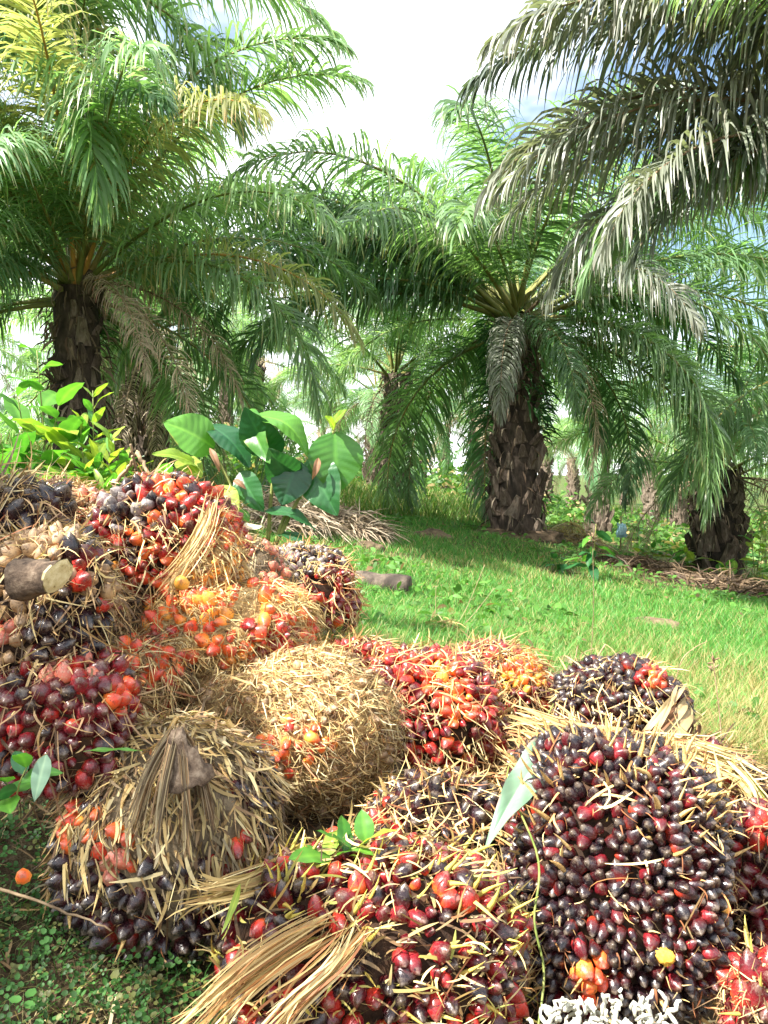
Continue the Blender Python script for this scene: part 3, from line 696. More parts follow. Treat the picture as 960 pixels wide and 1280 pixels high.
BUNCHES = []
def bunch(label, px, py, w, h, Y, pitch=0.030, pal='dark', zones=(), fibre=None, spines=None, core='d', depth=0.85, seed=0, square=2.4, stuffing=0.14, elong=1.5, tilt=0.15, lump=0.11):
    """px,py,w,h: where its outline lies seen from the path; Y: distance. pal: {palette: weight} or name.
    zones: (dx, dy, radius, pal) in units of the half size (dy down). 'none' leaves bare fibre."""
    r = np.random.default_rng(seed + 3000); pitch = pitch * 0.92
    c = at(px, py, Y); k = Y / FPX
    rx, rz = w * 0.5 * k, h * 0.5 * k; ry = depth * 0.5 * (rx + rz)
    c = c + np.array([0, ry * 0.25, 0])
    root = thing('palm_fruit_bunch', label, 'fruit bunch', tuple(c), 'harvested palm fruit bunches in the heap')
    R = np.array((Matrix.Rotation(r.normal(0, tilt), 3, 'Y') @ Matrix.Rotation(r.normal(0, tilt), 3, 'X')))
    def shell(d, s=1.0):
        e = square
        q = d / (np.abs(d) ** e).sum(-1, keepdims=True) ** (1 / e)
        q = q * (1 + lump * vnoise(d, 3.2, seed) + 0.5 * lump * vnoise(d, 8.5, seed + 9))[:, None] * s
        return (q * np.array([rx, ry, rz])) @ R.T
    def normals(d):
        return nrm((np.sign(d) * np.abs(d) ** 1.1 / np.array([rx, ry, rz])) @ R.T)
    tocam = nrm(CAM - c)
    # core
    iv, it = ico(4)
    cm = {'d': M_CORE_D, 't': M_CORE_T, 'm': M_CORE_M}[core]
    obj('core', make_mesh('core', shell(iv, 0.90 if core == 'd' else 0.95) * (1 + 0.05 * vnoise(iv, 11, seed + 1))[:, None], it, cm), root)
    # fruits
    area = 4 * pi * (((rx * ry) ** 1.6 + (rx * rz) ** 1.6 + (ry * rz) ** 1.6) / 3) ** (1 / 1.6) * 1.12
    n = int(area / (0.74 * pitch ** 2))
    cand = nrm(r.normal(size=(46 * n, 3))); nc = normals(cand); cand = cand[(nc @ nrm(CAM - c) > -0.35) & (nc[:, 2] > -0.75)]; cp = shell(cand); got = np.zeros((0, 3)); sel = []
    dm = 0.72 * pitch
    buf = np.full((3 * n, 3), 1e3)
    for q in range(len(cand)):
        k_ = len(sel)
        if k_ and ((buf[:k_] - cp[q]) ** 2).sum(-1).min() < dm * dm: continue
        buf[k_] = cp[q]; sel.append(q)
        if k_ > 3 * n - 3: break
    D = cand[sel]
    Pn = shell(D); Nn = normals(D); facing = Nn @ tocam
    vis = (facing > -0.35) & (Nn[:, 2] > -0.75)
    order = np.argsort(-facing); order = order[vis[order]]
    pals = pal if isinstance(pal, dict) else {pal: 1}
    zt = [(zx, zy, zr, (zp if isinstance(zp, dict) else {zp: 1})) for zx, zy, zr, zp in zones]
    X, Yp = proj(c + Pn); U, Vv = (X - px) / (w / 2), (Yp - py) / (h / 2)
    def pick(j):
        use = pals
        for zx, zy, zr, zp in zt:
            if math.hypot(U[j] - zx, Vv[j] - zy) < zr * r.uniform(0.8, 1.15): use = zp
        ks = list(use); ws = np.array([use[q] for q in ks], float); return ks[int(r.choice(len(ks), p=ws / ws.sum()))]
    rest = {}; cnt = 0; free = []
    for j in order:
        p = pick(j)
        if p == 'none': free.append(j); continue
        sz = pitch * r.uniform(0.86, 1.12) * (r.uniform(0.5, 0.75) if r.random() < stuffing else 1)
        if p == 'tan': sz *= 0.8
        nd = nrm(Nn[j] + r.normal(0, 0.33, 3))
        if p == 'yellow': sz *= 0.9
        ln = sz * elong * r.uniform(0.85, 1.15)
        pos = Pn[j] - nd * ln * (0.66 + r.uniform(-0.16, 0.22)) 
        M = Matrix.Translation(pos) @ orient(nd, r) @ Matrix.Diagonal((sz * r.uniform(1.02, 1.24), sz * r.uniform(1.0, 1.2), ln, 1))
        if cnt < 285: obj('fruit', FRUIT[p][int(r.integers(6))], root, M=M); cnt += 1
        else: rest.setdefault(p, []).append(M)
    for p, Ms in rest.items():
        A = Acc(); zs = []
        for M in Ms:
            V, Q, T = FR_A[int(r.integers(6))]; m3 = np.array(M); A.add(V @ m3[:3, :3].T + m3[:3, 3], [Q, T]); zs.append(V[:, 2])
        o = obj('fruits_round_the_side', along(A.mesh('fruits_round_the_side', M_FRUIT[p]), np.concatenate(zs)), root); o['kind'] = 'stuff'
    # fibres: dry strands lying on the bunch and standing between the fruits
    if fibre:
        f = dict(n=500, l=(0.03, 0.09), cols=STRAW, flow=(0.3, -0.3, -0.7), lift=0.35, w=0.0028, on='all', out=0.02, flowk=0.8, where=None)
        f.update(fibre)
        m = f['n']
        if f['on'] == 'free' and len(free) > 3:
            d0 = nrm(D[r.choice(free, m)] + r.normal(0, 0.7 * pitch / max(rx, rz), (m, 3)))
        else:
            d0 = nrm(r.normal(size=(m * 3, 3))); keep = (normals(d0) @ tocam > -0.3); d0 = d0[keep][:m]; m = len(d0)
        if f['where']:
            xx, yy = proj(c + shell(d0)); kk = np.array([f['where']((a_ - px) / (w / 2), (b_ - py) / (h / 2), r) for a_, b_ in zip(xx, yy)]); d0 = d0[kk]; m = len(d0)
        p0 = shell(d0, 1.0) ; n0 = normals(d0); p0 = p0 + n0 * (r.uniform(-0.012, f['out'] * 0.4, m))[:, None]
        tg = nrm(np.array(f['flow']))[None, :] * f['flowk'] + r.normal(0, 0.6, (m, 3)); tg = nrm(tg - (tg * n0).sum(-1, keepdims=True) * n0)
        lift = np.abs(r.normal(0, f['lift'], m))
        dd = nrm(tg + n0 * lift[:, None]); l = r.uniform(*f['l'], m) * r.uniform(0.6, 1.2, m)
        K = 5; pts = [p0]
        curl = r.normal(0, 0.15, (m, 3))
        for q in range(K - 1):
            pts.append(pts[-1] + dd * (l / (K - 1))[:, None]); dd = nrm(dd - n0 * 0.16 * lift[:, None] + curl + np.array([0, 0, -0.05]))
        S = nrm(np.cross(dd, n0 + r.normal(0, 0.6, (m, 3))))
        wd = f['w'] * r.uniform(0.5, 1.6, m)
        V, F = ribbons(np.stack(pts, 1), wd[:, None] * np.array([0.7, 1, 0.9, 0.7, 0.15])[None], S)
        cc = np.array(f['cols'])[r.integers(len(f['cols']), size=m)] * r.uniform(0.7, 1.2, (m, 1))
        pn = vnoise(d0, 5.0, seed + 31) + 0.6 * vnoise(d0, 12.0, seed + 32); cc = cc * np.clip(0.95 + 0.42 * pn, 0.28, 1.45)[:, None]
        o = obj('dry_fibres', make_mesh('dry_fibres', V, F, M_FIBRE, np.repeat(cc, 2 * K, 0)), root); o['kind'] = 'stuff'
    if len(order) - len(free) > 40:
        m = 420; jj = r.choice(order, m); n0 = Nn[jj]; p0 = Pn[jj] + r.normal(0, pitch * 0.5, (m, 3)) - n0 * 0.006; dd = nrm(n0 + r.normal(0, 0.5, (m, 3))); l = r.uniform(0.008, 0.026, m); pts = [p0]
        for q in range(3): pts.append(pts[-1] + dd * (l / 3)[:, None]); dd = nrm(dd + r.normal(0, 0.25, (m, 3)))
        V, F = ribbons(np.stack(pts, 1), r.uniform(0.0012, 0.0038, (m, 1)) * np.array([1, 0.9, 0.6, 0.1])[None], nrm(np.cross(dd, r.normal(size=(m, 3)))))
        cc = np.array(RUST + BROWN + STRAW[:2])[r.integers(10, size=m)]
        o = obj('husk_fibres', make_mesh('husk_fibres', V, F, M_FIBRE, np.repeat(cc, 8, 0)), root); o['kind'] = 'stuff'
    # spines: stiff bract points standing out between the fruits
    if spines:
        s = dict(n=60, l=(0.04, 0.07), fam='t', up=0.5, where=None, flow=(0, 0, 1)); s.update(spines)
        k2 = 0; tries = 0
        while k2 < s['n'] and tries < s['n'] * 30:
            tries += 1; j = int(r.choice(order))
            if facing[j] < -0.1: continue
            if s['where'] and not s['where'](U[j], Vv[j], r): continue
            nd = nrm(Nn[j] + s['up'] * np.array(s['flow']) + r.normal(0, 0.3, 3)); l = r.uniform(*s['l'])
            M = Matrix.Translation(Pn[j] - nd * l * 0.35 + r.normal(0, pitch * 0.3, 3)) @ orient(nd, r) @ Matrix.Scale(l, 4)
            obj('spine', SPINES[s['fam']][int(r.integers(3))], root, M=M); k2 += 1
    BUNCHES.append((root, c, (rx, ry, rz)))
    return root, c, (rx, ry, rz)

def strands(n, path, spread, wid, cols, seed, k=9, fray=1.6):
    """n dry strands following a path of world points"""
    r = np.random.default_rng(seed); C = catmull(path, k); T = nrm(np.gradient(C, axis=0))
    off = r.normal(0, 1, (n, 3)) * spread; kink = r.normal(0, 1, (n, 3)) * spread * fray
    t = np.linspace(0, 1, k)[None, :, None]; lo = r.uniform(-0.15, 0.2, (n, 1, 1)); hi = r.uniform(0.75, 1.1, (n, 1, 1)); tt = lo + (hi - lo) * t
    idx = np.clip(tt[:, :, 0], 0, 1) * (k - 1); i0 = np.minimum(idx.astype(int), k - 2); fr = (idx - i0)[:, :, None]
    P = C[i0] * (1 - fr) + C[i0 + 1] * fr + off[:, None, :] + kink[:, None, :] * (tt - 0.4) ** 2 * 3
    S = nrm(np.cross(T[k // 2][None, :], r.normal(size=(n, 3))))
    W = wid * r.uniform(0.5, 1.5, (n, 1)) * np.concatenate([[0.4], np.ones(k - 3), [0.7, 0.15]])[None, :]
    V, F = ribbons(P, W, S)
    c = np.array(cols)[r.integers(len(cols), size=n)] * r.uniform(0.75, 1.15, (n, 1))
    return V, F, np.repeat(c, 2 * k, 0)

def build_heap():
    top = lambda lim: (lambda u, v, r: v < lim + r.uniform(-0.3, 0.3))
    b1, c1, r1 = bunch('big blocky bunch of black maroon fruit with straw spines on top, lower right', 775, 1104, 284, 332, 1.30, 0.0245, {'dark': 5, 'black': 5, 'maroon': 1},
          zones=[(-0.25, 0.72, 0.17, 'orange'), (0.97, 0.25, 0.12, {'yellow': 1, 'dark': 1}), (-0.55, -0.3, 0.5, {'dark': 5, 'black': 3, 'maroon': 1})],
          spines=dict(n=150, l=(0.035, 0.075), where=lambda u, v, r: (v < -0.35 + r.uniform(-0.45, 0.25)) or (u < -0.6 and v < 0.1) or r.random() < 0.09, flow=(-0.1, -0.1, 1)), seed=1, square=3.2,
          fibre=dict(n=420, l=(0.02, 0.06), cols=RUST, lift=0.8))
    bunch('bunch of red fruit bristling with yellow green spikes at bottom centre', 462, 1195, 385, 262, 1.14, 0.0285, {'dark': 3, 'red': 2, 'maroon': 2, 'none': 2}, seed=2, stuffing=0.35,
          fibre=dict(n=1100, l=(0.02, 0.07), cols=GREENY + STRAW + BROWN, lift=0.45, flow=(0.8, -0.3, 0.5), flowk=1.0, w=0.0036), spines=dict(n=120, l=(0.03, 0.065), fam='g', up=1.0, flow=(0.9, -0.2, 0.35)))
    bunch('bunch of large black fruit with red bases behind the spiky front bunch', 548, 1052, 190, 150, 1.42, 0.0345, {'black': 3, 'dark': 4, 'none': 1}, seed=3,
          fibre=dict(n=500, cols=RUST + STRAW, lift=0.6), spines=dict(n=30, l=(0.04, 0.07)), zones=[(-0.5, -0.5, 0.4, {'dark': 2, 'red': 1})])
    bunch('dark brown fibrous bunch in the hollow under the straw covered one', 425, 1042, 130, 110, 1.66, 0.026, {'maroon': 1, 'none': 9}, seed=4, fibre=dict(n=1300, cols=BROWN, lift=0.6, l=(0.03, 0.06)))
    bunch('pale straw covered bunch with a few orange fruit peeping through, centre left', 342, 930, 262, 205, 1.62, 0.022, {'none': 5, 'tan': 2}, core='t', seed=5, square=2.3, lump=0.27, spines=dict(n=130, l=(0.02, 0.05), up=0.2),
          zones=[(0.2, 0.05, 0.36, {'orange': 3, 'red': 1, 'none': 3, 'tan': 1}), (-0.72, 0.32, 0.14, {'red': 1, 'none': 1})], fibre=dict(n=12000, cols=STRAW + STRAW + RUST + BROWN + [(0.7, 0.6, 0.36), (0.16, 0.09, 0.04)], lift=0.35, l=(0.012, 0.05), flow=(0.75, -0.2, -0.25), w=0.0018))
    b6, c6, r6 = bunch('muddy withered bunch with hanging brown bracts and grey top, lower left', 205, 1062, 262, 285, 1.30, 0.031, {'black': 5, 'dark': 2, 'none': 1}, core='m', seed=6,
          zones=[(0.1, -0.62, 0.85, 'none'), (-0.45, 0.02, 0.22, {'pink': 2, 'orange': 1}), (0.75, 0.15, 0.28, {'red': 2, 'orange': 1}), (-0.85, -0.2, 0.2, 'orange')],
          fibre=dict(n=4500, cols=MUDC + BROWN + STRAW + STRAW, lift=0.3, l=(0.02, 0.07), flow=(0.15, -0.3, -0.9), flowk=1.6, w=0.0042, where=lambda u, v, r: v < 0.2 + 0.2 * u + r.uniform(-0.4, 0.4)), spines=dict(n=30, l=(0.05, 0.08), up=1.4, flow=(0, -0.3, -1)))
    bunch('shaded bunch of big plump deep red fruit at the left edge', 58, 905, 205, 180, 1.30, 0.031, {'maroon': 8, 'red': 1, 'dark': 2}, seed=7, elong=1.2,
          zones=[(0.92, -0.35, 0.24, {'orange': 2, 'pink': 1, 'red': 1}), (0.3, -0.85, 0.3, {'red': 2, 'pink': 1})], fibre=dict(n=260, cols=BROWN, lift=0.7))
    b8, c8, r8 = bunch('bunch of shrivelled tan and black fruit with a pale cut stalk, left', 48, 765, 170, 205, 1.36, 0.032, {'tan': 5, 'black': 2, 'maroon': 1, 'red': 1}, seed=8,
          zones=[(-0.5, -0.75, 0.8, 'tan'), (-0.25, 0.1, 0.5, {'tan': 4, 'pink': 1}), (0.6, 0.55, 0.75, {'black': 3, 'dark': 1}), (-0.5, 0.45, 0.3, {'pink': 1, 'tan': 1})], fibre=dict(n=700, cols=BROWN + STRAW, lift=0.6))
    bunch('bunch with big blue black fruit at upper left edge below the shrub', 22, 655, 120, 105, 1.52, 0.040, {'black': 1}, seed=9, fibre=dict(n=420, cols=BROWN, lift=0.8), zones=[(0.2, 0.7, 0.5, {'tan': 1})])
    bunch('small round bunch of maroon fruit topmost at upper left', 66, 636, 82, 66, 1.95, 0.026, 'maroon', seed=10, fibre=dict(n=420, cols=BROWN + STRAW, lift=0.8))
    bunch('bunch with sliced orange fruit and tan top beside the maroon bunch', 100, 662, 92, 95, 1.86, 0.030, {'orange': 4, 'pink': 1}, seed=11, zones=[(0.2, -0.7, 0.55, {'tan': 2, 'pink': 1}), (-0.4, -0.1, 0.4, 'red')], fibre=dict(n=420, cols=BROWN + STRAW, lift=0.6))
    bunch('glossy dark red bunch with glowing orange patches, upper left of heap', 203, 692, 185, 180, 1.80, 0.032, {'dark': 2, 'maroon': 1, 'red': 3, 'orange': 2}, seed=12,
          zones=[(-0.5, -0.65, 0.36, {'grey': 2, 'black': 1}), (0.35, 0.15, 0.5, {'orange': 2, 'red': 2}), (-0.75, 0.55, 0.4, {'orange': 2, 'yellow': 1, 'tan': 1}), (0.8, -0.3, 0.4, {'orange': 1, 'red': 2})], fibre=dict(n=900, cols=STRAW + BROWN, lift=0.6, l=(0.03, 0.09)))
    bunch('bunch of pale yellow kernels and orange fruit under the dry straw wisp', 252, 705, 92, 105, 1.76, 0.020, {'yellow': 2, 'tan': 2}, core='t', seed=13, zones=[(0.2, -0.7, 0.6, {'orange': 2, 'red': 1, 'none': 1})], fibre=dict(n=500, cols=STRAW, lift=0.5))
    bunch('mud caked pinkish bunch between the yellow and the grey black bunches', 300, 722, 115, 100, 2.12, 0.028, {'pink': 4, 'none': 4}, core='m', seed=14, fibre=dict(n=900, cols=MUDC, lift=0.3, l=(0.02, 0.05)))
    bunch('grey black bunch with straw crusted right side beside the lawn', 378, 752, 140, 132, 2.30, 0.026, {'grey': 5, 'black': 2}, seed=15, zones=[(0.75, 0.0, 0.78, {'maroon': 3, 'red': 2, 'none': 3}), (-0.3, -0.8, 0.3, 'grey')],
          fibre=dict(n=1400, cols=STRAW + RUST, lift=0.6, l=(0.025, 0.07)), spines=dict(n=22, l=(0.04, 0.06), where=lambda u, v, r: v < -0.4))
    bunch('straw yellow bunch sprinkled with bright orange fruit, middle left of heap', 262, 802, 230, 145, 1.74, 0.031, {'none': 3, 'orange': 1}, core='t', seed=16, lump=0.2, spines=dict(n=50, l=(0.02, 0.045), up=0.2),
          zones=[(-0.1, -0.75, 0.45, {'orange': 3, 'yellow': 2}), (0.7, -0.05, 0.36, {'orange': 3, 'red': 2}), (0.35, 0.5, 0.3, {'yellow': 2, 'orange': 2}), (-0.72, -0.2, 0.3, {'red': 1, 'orange': 1}), (-0.4, 0.62, 0.34, {'dark': 3, 'maroon': 1})],
          fibre=dict(n=6000, cols=STRAW + STRAW + [(0.66, 0.40, 0.12), (0.7, 0.5, 0.2)], lift=0.35, l=(0.012, 0.05), flow=(0.8, -0.2, -0.4), w=0.0019))
    bunch('orange fruited bunch with frayed straw base beside the plump red bunch', 168, 858, 120, 115, 1.62, 0.032, {'orange': 3, 'none': 3}, core='t', seed=17, fibre=dict(n=1300, cols=STRAW + BROWN, lift=0.4), zones=[(0.3, 0.6, 0.5, {'none': 3, 'orange': 1})])
    bunch('dark frayed bunch in the cleft right of the cut stalk', 122, 778, 110, 125, 1.70, 0.030, {'black': 1, 'none': 4}, seed=18, fibre=dict(n=1300, cols=BROWN + [(0.05, 0.03, 0.02)], lift=0.7, l=(0.03, 0.08)))
    bunch('flat bunch of small pinkish red fruit between straw bunch and lawn', 428, 848, 145, 82, 2.12, 0.029, {'red': 4, 'maroon': 2, 'none': 1}, seed=19, fibre=dict(n=900, cols=STRAW + RUST, lift=0.6), spines=dict(n=20, l=(0.04, 0.07)))
    bunch('vivid red bunch topped by yellow orange fruit at the heap centre', 532, 905, 190, 180, 1.92, 0.031, {'red': 6, 'maroon': 2}, seed=20, zones=[(0.15, -0.62, 0.28, {'yellow': 2, 'orange': 2}), (0.45, -0.3, 0.28, {'orange': 2}), (-0.75, 0.5, 0.3, {'orange': 1, 'red': 1}), (0.7, 0.6, 0.5, {'red': 2, 'none': 3})],
          fibre=dict(n=1000, cols=RUST + STRAW, lift=0.6, l=(0.03, 0.09)), spines=dict(n=28, l=(0.05, 0.08)))
    bunch('rounded bunch with brown spines at left and orange fruit along its crest', 625, 874, 150, 132, 2.22, 0.028, {'maroon': 3, 'red': 2}, seed=21, zones=[(-0.45, 0.0, 0.5, {'none': 3, 'maroon': 2}), (0.35, -0.5, 0.42, {'yellow': 3, 'orange': 2}), (0.4, 0.5, 0.5, {'none': 4, 'red': 1})],
          fibre=dict(n=1500, cols=RUST + STRAW + BROWN, lift=0.6, l=(0.03, 0.09)), spines=dict(n=45, l=(0.04, 0.08), where=lambda u, v, r: u < 0.1))
    b19, c19, r19 = bunch('neat bunch of black berries with orange tip and torn dry bracts at right', 778, 890, 162, 118, 2.02, 0.0315, {'black': 6, 'dark': 3}, seed=22, elong=1.15, zones=[(0.45, -0.75, 0.3, {'orange': 2, 'red': 2})],
          fibre=dict(n=350, cols=STRAW, lift=0.8), spines=dict(n=50, l=(0.04, 0.07), where=lambda u, v, r: v > 0.1 or r.random() < 0.1))
    bunch('dark bunch with a few scarlet fruit behind the big spined bunch at right', 898, 1012, 130, 140, 1.62, 0.031, {'maroon': 3, 'dark': 3, 'none': 1}, seed=23, zones=[(0.1, -0.25, 0.34, {'orange': 1, 'red': 3})], fibre=dict(n=900, cols=STRAW + BROWN, lift=0.7, l=(0.03, 0.10)), spines=dict(n=20, l=(0.04, 0.07)))
    bunch('shaded wine red bunch half cut off by the right edge', 966, 1118, 110, 205, 1.42, 0.032, {'maroon': 3, 'dark': 2}, seed=24, zones=[(-0.2, -0.75, 0.3, 'red')], fibre=dict(n=300, cols=BROWN, lift=0.7))
    bunch('deep red bunch in the lower right corner with yellow spikes', 968, 1262, 105, 110, 1.14, 0.034, {'maroon': 3, 'red': 1}, seed=25, spines=dict(n=14, l=(0.05, 0.08), fam='g'), fibre=dict(n=120, cols=BROWN))
    bunch('black bunch sunk in the dark gap between the two front bunches', 655, 1215, 130, 190, 1.42, 0.033, {'black': 3, 'dark': 1}, seed=26, fibre=dict(n=400, cols=BROWN, lift=0.6))
    bunch('dim maroon bunch wedged behind the black berried bunch and the spined one', 700, 985, 130, 110, 1.80, 0.030, {'maroon': 2, 'black': 2, 'none': 2}, seed=27, fibre=dict(n=700, cols=STRAW + BROWN, lift=0.7))
    # cut stalk
    ax = nrm(np.array([0.85, -0.42, 0.12])); p = at(52, 722, 1.20) - c8
    C = np.stack([p + ax * t for t in np.linspace(-0.045, 0.034, 8)])
    V, F = tube(C, np.array([0.034, 0.032, 0.029, 0.027, 0.024, 0.025, 0.023, 0.024]), 14, cap=False)
    V = V + (0.0045 * vnoise(V, 120, 4) + 0.003 * vnoise(V, 300, 5))[:, None]
    upv = np.array([0, 0, 1.0]); V[-14:] += ax * (0.55 * ((V[-14:] - C[-1]) @ upv))[:, None]; V[-28:-14] += ax * (0.3 * ((V[-28:-14] - C[-2]) @ upv))[:, None]
    st = obj('stalk', make_mesh('stalk', V, F, M_STALK), b8)
    Vc, Fc = tube(np.stack([C[-1] - ax * 0.004, C[-1] + ax * 0.001, C[-1] + ax * 0.004]), [0.0235, 0.0225, 0.015], 14)
    Vc = Vc + (0.003 * vnoise(Vc, 150, 8))[:, None]
    Vc = Vc + ax * (0.55 * ((Vc - C[-1]) @ upv))[:, None]
    obj('cut_face', make_mesh('cut_face', Vc, Fc, M_CUT, smooth=False), st)
    # withered stalk stump of the muddy bunch: torn bract flaps around a short stub
    p = at(222, 935, 1.20) - c6; A = Acc(); rr = np.random.default_rng(4)
    C = np.stack([p + np.array([0.012 * t, -0.006 * t, 0.03 - 0.05 * t]) for t in np.linspace(0, 1.6, 8)])
    V, F = tube(C, np.array([0.010, 0.015, 0.017, 0.019, 0.022, 0.027, 0.033, 0.040]), 12)
    V = V + (0.005 * vnoise(V, 130, 14) + 0.004 * vnoise(V, 330, 15))[:, None]
    ws = obj('withered_stalk', make_mesh('withered_stalk', V, F, M_STALK), b6)
    for i in range(7):
        a = i * 0.9 + rr.normal(0, 0.2)
        V, F, c = strands(34, [p + np.array([0, 0, 0.03]), p + np.array([math.cos(a) * 0.022, math.sin(a) * 0.022, 0.0]), p + np.array([math.cos(a) * 0.045, math.sin(a) * 0.04 - 0.015, -0.05]), p + np.array([math.cos(a) * 0.065, math.sin(a) * 0.05 - 0.03, -0.12])], 0.0035, 0.0022, MUDC + BROWN, 300 + i)
        A.add(V, F, c)
    o = obj('frayed_fibres', A.mesh('frayed_fibres', M_FIBRE, cols=True), ws); o['kind'] = 'stuff'
    # fungus tuft on the big bunch
    p = at(832, 1196, 1.145) - c1; iv, it = ico(3)
    obj('fungus', make_mesh('fungus', p + iv * 0.013 * (1 + 0.3 * vnoise(iv, 16, 3) + 0.25 * vnoise(iv, 40, 4))[:, None] * np.array([1, 0.7, 0.9]), it, M_FUNGUS), b1)
    # torn dry bracts of the black berried bunch
    for i in range(15):
        t = rr.random(); q0 = at(846 + 38 * t + rr.normal(0, 4), 858 + 62 * t + rr.normal(0, 5), 1.98) - c19; q1 = at(770 + 85 * t + rr.normal(0, 12), 948 + 32 * t + rr.normal(0, 8), 1.84) - c19
        V, F, c = leaf_arrays(q0, q1, rr.uniform(0.010, 0.034), (0.25, -0.5, 0.8), arch=rr.uniform(0.05, 0.22), wave=0.02, fold=0.5, seed=i, nl=14)
        obj('bract', make_mesh('bract', V, F, M_LEAF_PALE if i % 3 else M_LEAF_DRY, c * np.array([0.72, 0.62, 0.48]) * rr.uniform(0.6, 1.1)), b19)
build_heap()

# ------------------------------------------------------------------ plants behind and on the heap
def plant(name, label, cat, base, tips, ll, lw, per, mats, seed=0, droop=0.5, stem_r=0.004, whorl=False, start=0.25, arch=0.12, leafname='leaf'):
    r = np.random.default_rng(seed + 7000)
    base = np.asarray(base, float)
    root = thing(name, label, cat, tuple(base))
    for si, tp in enumerate(tips):
        tp = np.asarray(tp, float) - base
        C = catmull([np.zeros(3) + r.normal(0, 0.01, 3) * [1, 1, 0], tp * 0.5 + r.normal(0, 0.03, 3) * np.linalg.norm(tp), tp], 10)
        V, F = tube(C, np.linspace(stem_r, stem_r * 0.45, 10), 5)
        st = obj('stem', make_mesh('stem', V, F, M_STEM), root)
        ph = r.uniform(0, 6.28)
        for k in range(per):
            t = start + (1 - start) * (k + 0.5) / per; i = min(int(t * 9), 8); p = C[i] + (C[i + 1] - C[i]) * (t * 9 - i)
            T = nrm(C[i + 1] - C[i])
            for side in ((0, pi) if whorl else (0,)):
                az = ph + k * 2.2 + side + r.normal(0, 0.3)
                l = ll * r.uniform(0.7, 1.2) * (1.0 if t < 0.85 else 0.7)
                up = np.interp(t, [0, 0.7, 1], [-0.1, 0.3, 1.0]) - droop * r.uniform(0.2, 1.0)
                d = nrm(np.array([math.cos(az), math.sin(az), up])) + 0.25 * T; d = nrm(d)
                nn = np.array([0, 0, 1.0]) + 0.3 * d + r.normal(0, 0.25, 3)
                leaf_obj(leafname, root, p, p + d * l, lw * r.uniform(0.8, 1.2), nn, mats[int(r.integers(len(mats)))], arch=arch * r.uniform(0.4, 1.4), seed=int(r.integers(1e6)), nl=8, nw=3)
    return root

